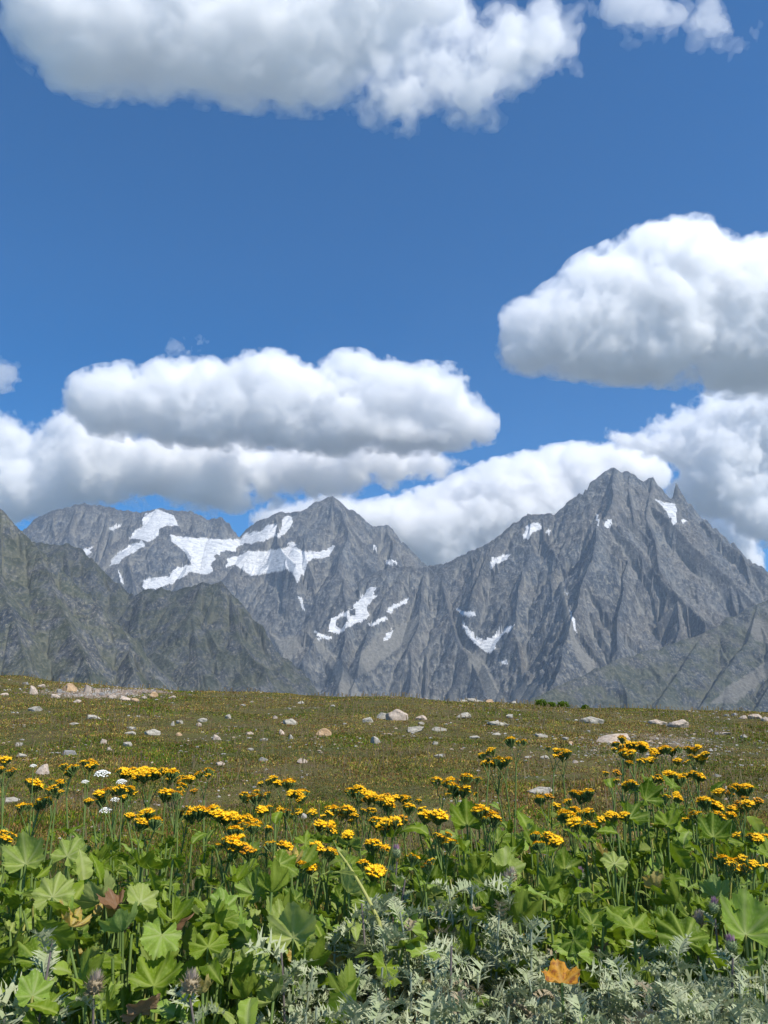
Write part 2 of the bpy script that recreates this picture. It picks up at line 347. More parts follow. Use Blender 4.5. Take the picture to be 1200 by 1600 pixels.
heightfield('mountain', 'tallest grey rock summit on the right with a needle beside its top',
 [[(640,900,7600),(668,885,7500),(700,878,7400),(728,864,7350),(755,853,7300),(780,836,7200),(800,820,7150),(812,812,7150),(824,803,7100),(840,803,7100),(858,802,7050),(866,804,7050),(885,786,7050),(905,769,7000),(915,772,7000),(924,752,7000),(936,744,7000),(948,736,7000),(960,730,7000),(972,737,7000),(984,738,7000),(992,744,7000),(1006,750,7000),(1018,746,7000),(1026,757,7000),(1036,772,7000),(1043,786,7000),(1049,780,7000),(1057,764,7000),(1062,776,7000),(1068,788,7000),(1076,800,7000),(1086,812,7000),(1100,812,7000),(1112,826,7000),(1122,828,7000),(1134,848,7000),(1146,850,7000),(1160,864,7050),(1168,876,7050),(1184,884,7100),(1200,892,7100),(1260,935,7200),(1330,990,7200)],
  [3.2,(1050,784,6995),(1056,754,6990),(1059,757,6990),(1065,780,6985)],[2.5,(1016,756,6990),(1020,744,6985),(1025,760,6980)],[2.4,(1108,826,6990),(1120,824,6990),(1124,836,6985)],[2.4,(1140,850,6990),(1146,846,6990),(1152,860,6985)],[2.2,(908,775,6990),(914,765,6985),(920,762,6985)],[2.,(975,735,6990),(991,739,6985)],
  [-1.75,(960,730,7000),(955,790,6750),(930,850,6450),(905,930,6050),(880,1010,5600),(850,1100,5100)],
  [-1.75,(1018,746,7000),(1010,810,6750),(1030,890,6350),(1060,960,6000),(1040,1060,5500),(1020,1120,5200)],
  [-1.75,(1100,812,7000),(1120,880,6650),(1140,950,6300),(1130,1050,5800)],
  [-1.75,(824,803,7100),(835,860,6800),(810,920,6500),(800,985,6200),(815,1050,5800),(840,1110,5500)],
  [-1.75,(870,800,7050),(885,860,6750),(860,900,6550),(855,960,6200)],
  [-1.75,(755,853,7300),(740,900,7050),(735,940,6850)],
  [-1.75,(1200,892,7100),(1190,960,6750),(1200,1040,6300)],
  [-1.75,(984,738,7000),(985,840,6550),(975,920,6200),(965,1010,5750)],
 ], (620, 1340), (4000, 7900), RK_MAIN, snowR, screeR, seed=7, cols=760, rows=640, amp=.85, rib=.7, slope=1.55, fine=1.7)
heightfield('mountain_slope', 'steep grey green rock slope filling the left edge behind the meadow',
 [[(-420,560,3300),(-120,705,3250),(-30,770,3200),(0,792,3180),(14,808,3170),(35,830,3150),(60,856,3100),(80,874,3080),(100,893,3060),(125,918,3030),(150,940,3000),(172,968,2970),(200,1000,2900),(235,1050,2820),(270,1110,2700)],
  [1.1,(0,792,3180),(-10,880,2900),(20,960,2650),(50,1060,2400)],
  [1.1,(60,856,3100),(90,940,2850),(130,1020,2600),(150,1090,2400)],
  [1.1,(-120,705,3250),(-130,850,2900),(-100,1000,2500)],
 ], (-330, 420), (2200, 3600), RK_NEAR, (), (), seed=17, cols=620, rows=420, amp=.6, slope=1.2, rib=.3, fine=1.4, spur=(130., 420.), prot=(.74, .93), lat=(1.3, 1.55))
heightfield('rocky_ridge', 'shaded jagged ridge in front of the glaciers with a lichen green knob',
 [[(-40,850,4500),(40,845,4450),(62,847,4400),(85,852,4400),(102,850,4350),(126,857,4350),(146,876,4300),(166,896,4300),(186,912,4250),(200,925,4250),(210,931,4200),(224,921,4200),(238,922,4180),(252,919,4160),(268,924,4150),(284,921,4150),(300,916,4120),(316,909,4100),(330,912,4100),(346,911,4100),(360,925,4080),(380,945,4060),(396,966,4040),(412,982,4020),(426,1004,4000),(440,1022,3980),(450,1050,3950),(464,1076,3900),(485,1120,3850)],
  [1.2,(316,909,4100),(300,960,3900),(310,1030,3650),(320,1100,3450)],
  [1.2,(360,925,4080),(370,990,3850),(390,1050,3650),(400,1110,3500)],
  [1.2,(224,921,4200),(215,980,3950),(235,1050,3700),(250,1110,3500)],
  [1.2,(102,850,4350),(110,910,4150),(150,960,3950),(170,1040,3700)],
 ], (-120, 560), (3300, 4900), RK_SHADED, (), (), seed=23, cols=620, rows=420, amp=.65, slope=1.35, rib=.3, fine=1.4, spur=(130., 420.), prot=(.74, .93), lat=(1.3, 1.55))
heightfield('mountain_shoulder', 'brown and green lower shoulder at the right edge under the tallest summit',
 [[(1420,830,4900),(1300,880,4800),(1240,915,4750),(1200,936,4700),(1184,944,4700),(1170,950,4700),(1150,962,4680),(1136,966,4660),(1118,980,4640),(1100,990,4600),(1060,1003,4550),(1010,1018,4450),(960,1032,4350),(920,1050,4250),(880,1068,4150),(840,1088,4050),(780,1120,3900)],
  [1.1,(1184,944,4700),(1170,1000,4450),(1130,1050,4200),(1090,1110,4000)],
  [1.1,(1300,880,4800),(1270,980,4400),(1220,1040,4150),(1180,1110,3900)],
  [1.0,(1100,990,4600),(1060,1050,4300),(1020,1110,4000)],
 ], (740, 1400), (3600, 5400), RK_SPUR, (), [dict(p=P(1108,1100,1150,1066,1200,1030,1240,1010,1240,1030,1200,1060,1150,1100)), dict(p=P(1160,975,1190,965,1215,985,1215,1010,1180,1000))], seed=29, cols=560, rows=380, amp=.6, slope=1.15, rib=.3, fine=1.4, spur=(130., 420.), prot=(.74, .93), lat=(1.3, 1.55))

# ------------------------------------------------------------------ ground
CREST = 30.
def crest_z(x):
    u = 600+x/CREST*F*.985
    v = interp(u, [(-900,1010),(-300,1036),(0,1052),(60,1055),(110,1062),(180,1068),(300,1076),(450,1084),(600,1086),(720,1092),(850,1101),(1000,1106),(1200,1111),(1600,1125),(2400,1160)])
    el = PITCH-np.arctan((v-800)/F); return EYE[2]+CREST*np.tan(el)-.06
def gz(x, y):
    x = np.asarray(x, float); y = np.asarray(y, float); x, y = np.broadcast_arrays(x, y)
    zc = crest_z(x*CREST/np.maximum(y, 8.)*np.clip(y/CREST, 0, 1)+x*(1-np.clip(y/CREST, 0, 1))*.6)
    s = np.clip((y-5)/(CREST-5), 0, 1); pr = s**1.15*(1-.12*s**6)/.88
    z = zc*pr
    z = z+np.clip((y-2)/8, 0, 1)*(.07*noise2(x/2.3, y/2.3, 5)+.035*noise2(x/.8, y/.8, 6)+.018*noise2(x/.33, y/.33, 7))+.05*noise2(x/5, y/5, 8)+np.clip((y-18)/8, 0, 1)*(.09*noise2(x/3.1, y/7, 9)+.04*noise2(x/.9, y/2.5, 10))
    dy = np.clip(y-CREST, 0, None); z = z-dy*dy*.012*np.exp(-dy/400)-np.where(dy > 0, dy, 0)*.02
    return np.maximum(z, -240-.004*dy)
def ax(*seg): return np.unique(np.concatenate([np.linspace(a, b, n) for a, b, n in seg]))
gx = ax((-9400, -600, 12), (-600, -60, 24), (-60, -17, 60), (-17, 17, 260), (17, 60, 60), (60, 600, 24), (600, 9400, 12))
gy = ax((-3000, -50, 12), (-50, 1, 24), (1, 6, 50), (6, 34, 240), (34, 80, 50), (80, 900, 40), (900, 11300, 30))
GX, GY = np.meshgrid(gx, gy)
Zg = gz(GX, np.maximum(GY, 0)); Zg = np.minimum(np.where(GY > 250, np.minimum(Zg, -150), Zg), 60)
Zg = np.where(np.abs(GX) > 60, np.minimum(Zg, Zg-(np.abs(GX)-60)*.15), Zg); Zg = np.maximum(Zg, -260)
i = np.arange(GX.size).reshape(GX.shape); gf = np.stack([i[:-1, :-1], i[:-1, 1:], i[1:, 1:], i[1:, :-1]], -1).reshape(-1, 4)
def bare(x, y):      # 1 where the turf is worn to soil
    u, v = topx(x, y, gz(x, y))
    e = np.maximum(np.clip(1-edge_ell(u, v, 160, 1083, 120, 9), 0, 1), np.clip(1-edge_ell(u, v, 1010, 1166, 130, 26), 0, 1)*.25)
    return np.clip(e*1.6+(fbm2(x/.9, y/.9, 31)*1.3+fbm2(x/.25, y/.25, 37)*.7)*np.clip(e*6, 0, 1), 0, 1)
def edge_ell(u, v, cu, cv, ru, rv): return np.sqrt(((u-cu)/ru)**2+((v-cv)/rv)**2)
m = N('turf'); v = m.coord('Object')
a = m.noise(v, .45, 5, .6); b = m.noise(v, 3.2, 6, .7); c = m.noise(v, 22, 4, .7)
col = m.ramp(b, [(.3, (.045, .034, .018)), (.45, (.11, .082, .036)), (.58, (.105, .105, .028)), (.72, (.22, .16, .075))])
col = m.mix(m.ramp(a, [(.4, 0.), (.62, .7)]), col, (.05, .065, .014)); col = m.mix(m.ramp(c, [(.55, 0.), (.72, .8)]), col, (.22, .185, .13))
col = m.mix(m.attr('bare'), col, m.ramp(c, [(.35, (.10, .07, .055)), (.5, (.24, .18, .135)), (.66, (.42, .35, .27))]))
TURF = m.surf(m.bsdf(col, .95, .1, m.bump(m.math('ADD', b, m.math('MULTIPLY', c, .5)), 1., .05)))
g = link('ground', mesh('ground', np.stack([GX, GY, Zg], -1), gf, [TURF], attrs={'bare': bare(GX.ravel(), np.maximum(GY.ravel(), 1.))*(GY.ravel() > 5)*(GY.ravel() < 40)}))
tag(g, 'alpine meadow ground rising to a rounded crest', None, None, 'structure')

# point on the ground seen at a pixel
def ground_at(u, v):
    d = dirpx(u, v); ys = np.geomspace(2.0, 33, 900); p = EYE[None]+d[None]*(ys/d[1])[:, None]
    h = gz(p[:, 0], p[:, 1])-p[:, 2]; k = np.argmax(h > 0) if (h > 0).any() else len(ys)-20
    if not (h > 0).any(): k = int(np.argmax(h))
    x, y = p[k, 0], p[k, 1]; return np.array([x, y, float(gz(x, y))])

# ------------------------------------------------------------------ haze: pale air round the meadow and the mountains
def box_mesh(name, lo, hi, mat):
    v = [(x, y, z) for z in (lo[2], hi[2]) for y in (lo[1], hi[1]) for x in (lo[0], hi[0])]
    return mesh(name, v, np.array([(0, 2, 3, 1), (4, 5, 7, 6), (0, 1, 5, 4), (2, 6, 7, 3), (0, 4, 6, 2), (1, 3, 7, 5)]), [mat], smooth=False)
m = N('haze'); pv = m.n('ShaderNodeVolumePrincipled', Density=3.7e-5, Anisotropy=.2); pv.inputs['Color'].default_value = (.62, .78, 1, 1)
m.t.links.new(pv.outputs[0], m.out.inputs['Volume'])
hz = link('haze', box_mesh('haze', (-9600, -3100, -262), (9600, 11400, 2750), m.m)); tag(hz, kind='stuff')

# ------------------------------------------------------------------ clouds: meshed from a density field, filled with scattering volume
def cloud_mat(name, dens, aniso=.3):
    m = N(name); s = m.n('ShaderNodeVolumeScatter', Density=dens, Anisotropy=aniso); s.inputs['Color'].default_value = (1, .994, .988, 1)
    m.t.links.new(s.outputs[0], m.out.inputs['Volume']); return m.m
CLM = [cloud_mat('cloud_core', .0062), cloud_mat('cloud_rim', .0036), cloud_mat('cloud_fringe', .0020)]
import openvdb
def cloud(label, poly, Y, seed, depth=.36, n=420, vox=20, amp=1., kind='heap', group=None):
    rng = np.random.default_rng(seed)
    P_ = np.array(poly, float); lo, hi = P_.min(0), P_.max(0)
    px = rng.uniform(lo[0], hi[0], n*6); py = rng.uniform(lo[1], hi[1], n*6)
    k = inside(px, py, poly); px, py = px[k][:n], py[k][:n]
    ed = edgedist(px, py, poly); mx = ed.max(); sc_ = Y/F
    C = np.array([wp(a, b, Y) for a, b in zip(px, py)]); r = ed*sc_*.97
    k = r > vox*1.2; C, r, ed = C[k], r[k], ed[k]
    r = np.minimum(r, mx*sc_*.5)
    dz = rng.uniform(-1, 1, len(r))*np.maximum(0, (ed*sc_)**.5*(mx*sc_)**.5-r*.6)*depth
    s = (Y+dz)/Y; C = EYE+(C-EYE)*s[:, None]
    lo = C.min(0)-r.max()*1.2-60; hi = C.max(0)+r.max()*1.2+60
    dims = np.ceil((hi-lo)/vox).astype(int)+1
    X, Yg, Z = np.meshgrid(*[np.arange(d, dtype=np.float32)*vox+l for d, l in zip(dims, lo)], indexing='ij', sparse=True)
    f = np.full(tuple(dims), -300., np.float32)
    for c, rr in zip(C, r):
        i0 = np.maximum(0, ((c-rr*1.7-60-lo)/vox).astype(int)); i1 = np.minimum(dims, ((c+rr*1.7+60-lo)/vox).astype(int)+2)
        sl_ = tuple(slice(a, b) for a, b in zip(i0, i1))
        d = rr-np.sqrt((X[sl_[0]]-c[0])**2+(Yg[:, sl_[1]]-c[1])**2+(Z[:, :, sl_[2]]-c[2])**2)
        f[sl_] = np.maximum(f[sl_], d)
    near = f > -170*max(amp, .6)-50; I = np.nonzero(near)
    x = X[I[0], 0, 0]; y = Yg[0, I[1], 0]; z = Z[0, 0, I[2]]; fv = f[near]
    hrel = np.clip((z-lo[2])/(hi[2]-lo[2]), 0, 1)
    wx = x+60*perlin3(x/260, y/260, z/260, seed+90); wz = z+60*perlin3(x/260, y/260, z/260, seed+91)
    soft = 0
    for o_, (wl, a) in enumerate([(720, 190), (340, 110), (165, 68), (84, 50), (44, 30)]):
        nn = perlin3(wx/wl, y/wl, wz/wl, seed*10+o_); soft = soft+a*nn
        if kind == 'heap': fv = fv+a*amp*(.62-1.9*np.sqrt(nn*nn+.005))
        else: fv = fv+a*amp*(nn*1.6-.12)
    f[near] = fv
    rag = f.copy(); tear = 0
    for o_, (wl, a) in enumerate([(190, 60), (95, 42), (50, 26)]): tear = tear+a*perlin3(x/wl, y/wl, z/wl, seed*10+50+o_)
    rag[near] = fv+tear*3.0
    V, Q, M = [], [], []; off = 0
    for (arr, iso, mi) in (((f, 24., 0), (rag, -8., 1), (rag, -62., 2)) if kind != 'wisp' else ((f, 8., 1), (rag, -12., 2))):
        arr = arr.copy(); arr[[0, -1]] = -90; arr[:, [0, -1]] = -90; arr[:, :, [0, -1]] = -90
        g_ = openvdb.FloatGrid(-300.); g_.copyFromArray(np.ascontiguousarray(arr)); v_, q_ = g_.convertToQuads(iso)
        if len(v_) == 0: continue
        V.append(v_*vox+lo); Q.append(q_[:, ::-1]+off); M.append(np.full(len(q_), mi)); off += len(v_)
    o = link('cloud', mesh('cloud', np.concatenate(V), np.concatenate(Q), CLM, np.concatenate(M)))
    return tag(o, label, 'cloud', group)
G = 'fair weather clouds over the mountains'
cloud('big white heap cloud cut by the right edge, alone in the blue sky', P(788,560,800,498,840,478,885,452,900,425,960,398,1020,366,1090,356,1140,395,1200,388,1300,380,1340,480,1330,590,1150,600,1090,585,940,578,880,568), 8000, 2, vox=16.5, group=G)
cloud('long white cloud with a row of four rounded tops above the left summits', P(116,640,120,605,150,590,205,580,215,600,260,572,340,576,425,558,490,592,540,560,630,580,710,585,740,640,788,672,700,690,600,700,420,690,250,680,130,660), 10500, 13, vox=19, group=G)
cloud('grey bottomed cloud band low at the left edge reaching down to the glaciated range', P(-80,640,0,640,60,662,100,636,205,642,215,680,300,684,420,680,560,674,700,690,760,722,700,750,560,768,440,780,330,792,250,788,130,800,0,822,-80,820), 11800, 4, depth=.13, vox=22, amp=.9, kind='torn', group=G)
cloud('sloping white cloud bank rising behind the saddle towards the tallest summit', P(545,800,600,790,690,765,760,733,850,710,940,698,1010,700,1040,740,1000,790,1180,830,1180,890,980,930,700,930,640,880,560,850), 14000, 5, vox=25, group=G)
cloud('broken cloud mass at the right edge just above the rock needle', P(940,692,960,672,1000,668,1060,640,1100,620,1200,598,1300,590,1300,720,1220,740,1260,840,1180,850,1100,820,1030,790,1060,740), 12500, 6, vox=21, kind='torn', group=G)
cloud('large grey white cloud filling the top left corner of the sky', P(0,-60,20,30,50,80,100,118,150,132,300,135,420,148,500,150,560,110,620,60,740,25,720,-60,600,-110,100,-110), 4200, 7, vox=13, amp=.55, depth=.4, group=G)
cloud('ragged bright end of the top cloud with hanging lobes', P(524,170,555,178,640,188,680,150,740,190,770,165,800,130,860,105,902,92,893,30,850,15,780,22,735,60,690,50,640,60,560,90), 4150, 8, vox=10, amp=.40, depth=.25, kind='torn', group=G)
cloud('small torn cloud scrap at the top edge, the wider of two', P(945,-10,955,40,1000,54,1060,44,1085,20,1040,0,1000,-30,950,-30), 4300, 9, vox=9.5, amp=.40, kind='wisp', group=G)
cloud('thin hooked cloud wisp near the top right corner', P(1088,-10,1096,60,1150,80,1170,50,1130,20,1125,-10), 4300, 10, vox=9.5, amp=.42, kind='wisp', group=G)
cloud('tiny faint cloud puff above the long cloud with four tops', P(254,552,285,560,318,540,318,522,288,524), 9500, 11, vox=13, amp=.5, kind='wisp', group=G)
cloud('faint cloud shred at the left edge above the cloud band', P(-30,560,20,575,24,590,10,608,-30,612), 9500, 14, vox=13, amp=.5, kind='wisp', group=G)
cloud('small cloud cap just behind the pyramid summit', P(400,800,470,790,500,775,520,768,540,780,600,800,600,830,400,830), 13500, 12, vox=22, amp=.35, depth=.3, group=G)
#PLANTS
random.seed(4)
rng = np.random.default_rng(12)
# ---- meadow turf: blades and small leaves, nobody could count them
def blades(n, y0, y1, seed, hmul=1., pal=None, wmul=1.):
    r = np.random.default_rng(seed)
    y = y0*(y1/y0)**r.random(n); x = y*r.uniform(-.58, .58, n)
    x += r.normal(0, .012, n)
    cl = fbm2(x/1.6, y/1.6, 70, 4); c2 = fbm2(x/.5, y/.5, 75, 3)
    keep = (c2+.35*cl > -.75+.35*r.random(n)) & (bare(x, y) < .35+.3*r.random(n)); x, y, cl, c2 = x[keep], y[keep], cl[keep], c2[keep]; n = len(x)
    wide = r.random(n) < .5
    h = (.014+.034*r.random(n)**2)*(1+.9*np.clip(cl, -.7, 1))*hmul*np.where(wide, .55, 1)*(1+.5*np.clip((8-y)/2, 0, 1))
    wd = (.0028+.00062*y)*np.where(wide, 2.3, 1)*wmul*(.7+.6*r.random(n)); 
    a = r.uniform(0, 6.283, n); t = r.uniform(0, 6.283, n); lean = np.where(wide, 1.1, .55)*h*r.random(n)
    z = gz(x, y)-.006
    b = np.stack([x, y, z], -1); d = np.stack([np.cos(a), np.sin(a), 0*a], -1)*wd[:, None]*.5; tip = b+np.stack([np.cos(t)*lean, np.sin(t)*lean, h], -1)
    mid = (b+tip)/2+np.stack([0*a, 0*a, h*.12], -1)
    v = np.stack([b-d, b+d, mid+d*.8, tip, mid-d*.8], 1).reshape(-1, 3); f = np.arange(n*5).reshape(n, 5)
    g1 = np.array([.085, .150, .008]); g2 = np.array([.21, .225, .012]); br = np.array([.23, .11, .036]); st = np.array([.58, .42, .11]); dk = np.array([.035, .052, .008])
    q = r.random(n)-.42*cl-.30*np.clip((9.5-y)/4, 0, 1); brw = fbm2(x/2.4, y/2.4, 90, 3)+.12*(y-12)/10
    c = np.where((q < .30)[:, None], g1, np.where((q < .52)[:, None], g2, np.where((q < .72)[:, None], br, np.where((q < .88)[:, None], st*.75, dk))))
    sw = (brw > .05+.5*np.clip((9.5-y)/4, 0, 1)) & (r.random(n) < .5); c = np.where(sw[:, None], np.where((r.random(n) < .5)[:, None], br*1.1, st*.8), c)
    c = c*1.14*((.45+.95*r.random(n))*(1+.7*np.clip(c2, -.8, .8)))[:, None]
    return v, f, np.repeat(c, 5, axis=0)
def blade_mat(name, trans=.25):
    m = N(name); c = m.attr('tint', 'Color'); d = m.bsdf(c, .7, .25); t = m.n('ShaderNodeBsdfTranslucent'); m.put(t, 'Color', c)
    x = m.n('ShaderNodeMixShader', i0=trans); m.t.links.new(d, x.inputs[1]); m.t.links.new(t.outputs[0], x.inputs[2]); return m.surf(x.outputs[0])
BL = blade_mat('turf_blade', .4)
v, f, c = blades(640000, 5.2, 31.5, 1)
o = link('grass', mesh('grass', v, f, [BL], smooth=False, attrs={'tint': c})); tag(o, 'short dry and green turf covering the meadow slope', 'grass', kind='stuff')
# taller seed stalks standing out of the turf
def stalks(n, seed):
    r = np.random.default_rng(seed); y = 6*(31/6)**r.random(n)**.7; x = y*r.uniform(-.56, .56, n); k = fbm2(x/2, y/2, 33, 3) > -.05; x, y = x[k], y[k]; n = len(x)
    h = r.uniform(.07, .17, n); w_ = .0012+.00035*y; a = r.uniform(0, 6.28, n); l = h*r.uniform(.05, .4, n); b = np.stack([x, y, gz(x, y)], -1)
    tip = b+np.stack([np.cos(a)*l, np.sin(a)*l, h], -1); d = np.array([1., 0, 0])*w_[:, None]; v = np.stack([b-d, b+d, tip+d, tip-d], 1)
    e = np.array([0, 0, 1.])*(.012+.02*r.random(n))[:, None]; hd = np.stack([tip-d*2.2, tip+d*2.2, tip+e+d*.5, tip+e-d*.5], 1)
    V = np.concatenate([v.reshape(-1, 3), hd.reshape(-1, 3)]); c1 = np.array([.26, .21, .10]); c2 = np.array([.30, .20, .12])
    return V, np.arange(len(V)).reshape(-1, 4), np.concatenate([np.tile(c1, (4*n, 1)), np.tile(c2, (4*n, 1))])*(.7+.6*r.random(8*n)[:, None])
v, f, c = stalks(4200, 3); o = link('dry_stalks', mesh('dry_stalks', v, f, [BL], smooth=False, attrs={'tint': c})); tag(o, 'thin straw coloured seed stalks scattered over the turf', 'grass', kind='stuff')

# ---- stones
def ico(sub):
    import bmesh
    b = bmesh.new(); bmesh.ops.create_icosphere(b, subdivisions=sub, radius=1); v = np.array([p.co for p in b.verts]); f = np.array([[q.index for q in p.verts] for p in b.faces]); b.free(); return v, f
def stone_mesh(seed, sub=4, mats=()):
    v, f = ico(sub); r = np.random.default_rng(seed)
    for k in range(11):
        n_ = r.normal(size=3); n_ /= np.linalg.norm(n_); d = r.uniform(.5, .85); e = v@n_-d; v = v-np.clip(e, 0, None)[:, None]*n_*.93
    v = v*(1+.16*perlin3(v[:, 0]*1.3+seed, v[:, 1]*1.3, v[:, 2]*1.3, seed)+.09*perlin3(v[:, 0]*3.4, v[:, 1]*3.4+seed, v[:, 2]*3.4, seed)+.045*perlin3(v[:, 0]*8, v[:, 1]*8, v[:, 2]*8+seed, seed))[:, None]
    v = v/np.abs(v).max(0); return mesh('rock', v, f, mats, smooth=False)
def stone_mat(name, lo, hi, spot):
    m = N(name); v = m.coord('Object', (1, 1, 1)); rnd = m.n('ShaderNodeObjectInfo').outputs['Random']
    a = m.noise(v, 2.1, 6, .65); b = m.noise(v, 7, 5, .7)
    col = m.ramp(a, [(.35, lo), (.62, hi)]); col = m.mix(m.ramp(b, [(.52, 0.), (.66, .65)]), col, spot); col = m.mix(m.ramp(b, [(.30, .8), (.42, 0.)]), col, (.10, .095, .085))
    col = m.mix(m.math('MULTIPLY', rnd, .3), col, (.22, .20, .18))
    return m.surf(m.bsdf(col, .9, .2, m.bump(b, .6, .012)))
SM = {'w': stone_mat('pale_stone', (.28, .25, .19), (.48, .44, .36), (.60, .57, .49)), 'p': stone_mat('tan_stone', (.36, .27, .20), (.58, .47, .37), (.63, .58, .50)),
      'o': stone_mat('orange_stone', (.36, .22, .11), (.54, .36, .20), (.52, .44, .33)), 'g': stone_mat('grey_stone', (.17, .165, .155), (.30, .29, .28), (.40, .40, .37))}
SMESH = {k: [stone_mesh(s_*7+ord(k), 4, [SM[k]]) for s_ in range(4)] for k in SM}
named = {(108,1075): 'orange brown angular stone on the bare soil, left of the upright cream one', (137,1077): 'upright cream stone on the bare soil beside the orange one', (51,1079): 'tan stone at the left end of the bare soil scar',
 (239,1086): 'orange stone at the right end of the bare soil scar', (505,1146): 'smooth orange boulder alone in the middle of the meadow', (620,1117): 'biggest pinkish boulder below the crest with an uneven top', (600,1119): 'grey white stone leaning on the biggest boulder from the left',
 (649,1139): 'flat white stone below the biggest boulder, left of a pair', (686,1139): 'low flat white stone below the biggest boulder, right of a pair', (725,1118): 'long low white stone right of the biggest boulder', (777,1131): 'arched thin white stone right of the centre of the meadow',
 (925,1125): 'long white stone left of the pink pair near the right crest', (1028,1129): 'dull pinkish stone touching the bright pink boulder', (1061,1132): 'bright pinkish white boulder near the right crest', (955,1154): 'broad flat tan slab sunk in the ground behind the tall yellow flowers',
 (68,1203): 'lumpy pink stone behind the flowers on the left', (842,1235): 'flat whitish stone half hidden behind the yellow flowers right of centre', (106,1177): 'dark grey flat stone above the left flowers', (34,1181): 'thin pale slab at the left edge of the turf', (238,1144): 'jagged white stone beside a cluster of flat ones on the left slope',
 (453,1128): 'grey white stone with a rough top left of the centre', (586,1157): 'grey stone just below the middle of the meadow', (740,1094): 'pale flat ledge stone lying on the crest line', (143,1121): 'pale broken slab below the soil scar', (337,1153): 'pinkish stone midway down the left slope'}
rocks = [(108,1075,22,13,'o'),(137,1077,13,15,'p'),(51,1079,15,14,'p'),(239,1086,15,8,'o'),(269,1090,14,5,'p'),(143,1121,26,7,'w'),(115,1131,16,4,'w'),(55,1108,20,9,'w'),(280,1128,12,7,'w'),(270,1131,8,8,'w'),(317,1125,16,7,'w'),(311,1132,9,7,'p'),(356,1120,10,8,'w'),(430,1121,8,6,'p'),
 (453,1128,23,12,'w'),(505,1146,26,13,'o'),(575,1125,18,10,'w'),(586,1157,20,13,'w'),(337,1153,18,9,'p'),(390,1146,12,6,'p'),(440,1145,9,9,'p'),(454,1152,10,8,'w'),(413,1156,13,5,'w'),(392,1171,10,5,'w'),(199,1163,15,8,'w'),(162,1159,12,9,'p'),(170,1171,9,5,'p'),(30,1163,11,7,'w'),
 (106,1177,23,8,'g'),(34,1181,24,6,'w'),(68,1203,24,16,'p'),(344,1193,14,7,'p'),(412,1187,16,7,'w'),(472,1189,17,8,'p'),(238,1144,24,11,'w'),(206,1138,16,6,'w'),(203,1146,18,6,'w'),(280,1148,10,5,'o'),(472,1276,14,10,'w'),(620,1117,36,22,'p'),(600,1119,24,12,'w'),(658,1122,18,8,'p'),(658,1130,11,5,'w'),
 (649,1139,29,10,'w'),(686,1139,25,7,'w'),(725,1118,31,8,'w'),(777,1131,34,8,'w'),(797,1119,12,8,'w'),(742,1152,18,5,'w'),(776,1147,17,4,'w'),(740,1094,30,7,'w'),(727,1089,22,5,'w'),(765,1091,14,6,'o'),(803,1096,12,5,'w'),(925,1125,36,12,'w'),(1028,1129,28,9,'p'),(1061,1132,36,13,'p'),(955,1154,60,13,'p'),(845,1149,22,6,'w'),
 (884,1154,12,5,'w'),(892,1161,9,5,'o'),(1131,1146,28,6,'p'),(1163,1151,11,7,'w'),(825,1183,12,4,'w'),(851,1184,15,6,'w'),(899,1190,9,5,'p'),(842,1235,42,11,'w'),(688,1181,18,7,'w'),(680,1161,10,6,'w'),(1180,1120,20,8,'p'),(1162,1121,14,6,'p'),(1196,1124,12,8,'p'),(1148,1117,10,5,'g'),(1135,1118,9,4,'g'),
 (85,1088,16,7,'p'),(175,1088,13,6,'p'),(195,1092,18,7,'p'),(210,1094,14,5,'o'),(160,1085,10,5,'g'),(120,1096,12,5,'p'),(65,1072,12,5,'p'),(40,1068,10,4,'g'),(8,1085,16,4,'p'),(225,1090,9,5,'p'),(92,1080,9,6,'g'),(150,1080,12,5,'p'),(720,1254,10,6,'w'),(1015,1180,12,5,'w'),(1120,1212,12,6,'w'),(1055,1188,9,4,'g'),(15,1250,26,7,'w'),(380,1102,9,4,'w'),(520,1103,8,4,'w'),(470,1098,16,4,'w')]
for k_, (u, v_, w_, h_, c_) in enumerate(rocks):
    p = ground_at(u, v_+h_*.35); dist = np.linalg.norm(p-EYE); sx = w_*dist/F*.50; sz = h_*dist/F*.78
    o = link('rock', SMESH[c_][k_ % 4]); o.location = (p[0], p[1], p[2]+sz*.12); o.scale = (sx, sx*random.uniform(.7, .95), sz); o.rotation_euler = (random.uniform(-.12, .12), random.uniform(-.15, .15), random.choice((0, math.pi))+random.uniform(-.35, .35))
    nm = named.get((u, v_))
    zone = 'bare soil scar at the left crest' if (u < 260 and v_ < 1100) else 'left slope' if u < 380 else 'middle of the meadow' if u < 700 else 'slope right of the middle' if u < 950 else 'right slope'
    cn = {'w': 'whitish', 'p': 'tan', 'o': 'orange', 'g': 'grey'}[c_]
    tag(o, nm or 'small %s stone lying in the turf on the %s' % (cn, zone) if zone[0] != 'b' or nm else 'small %s stone in the bare soil scar at the left crest' % cn, 'rock', None if nm else 'small %s stones on the %s' % (cn, zone))
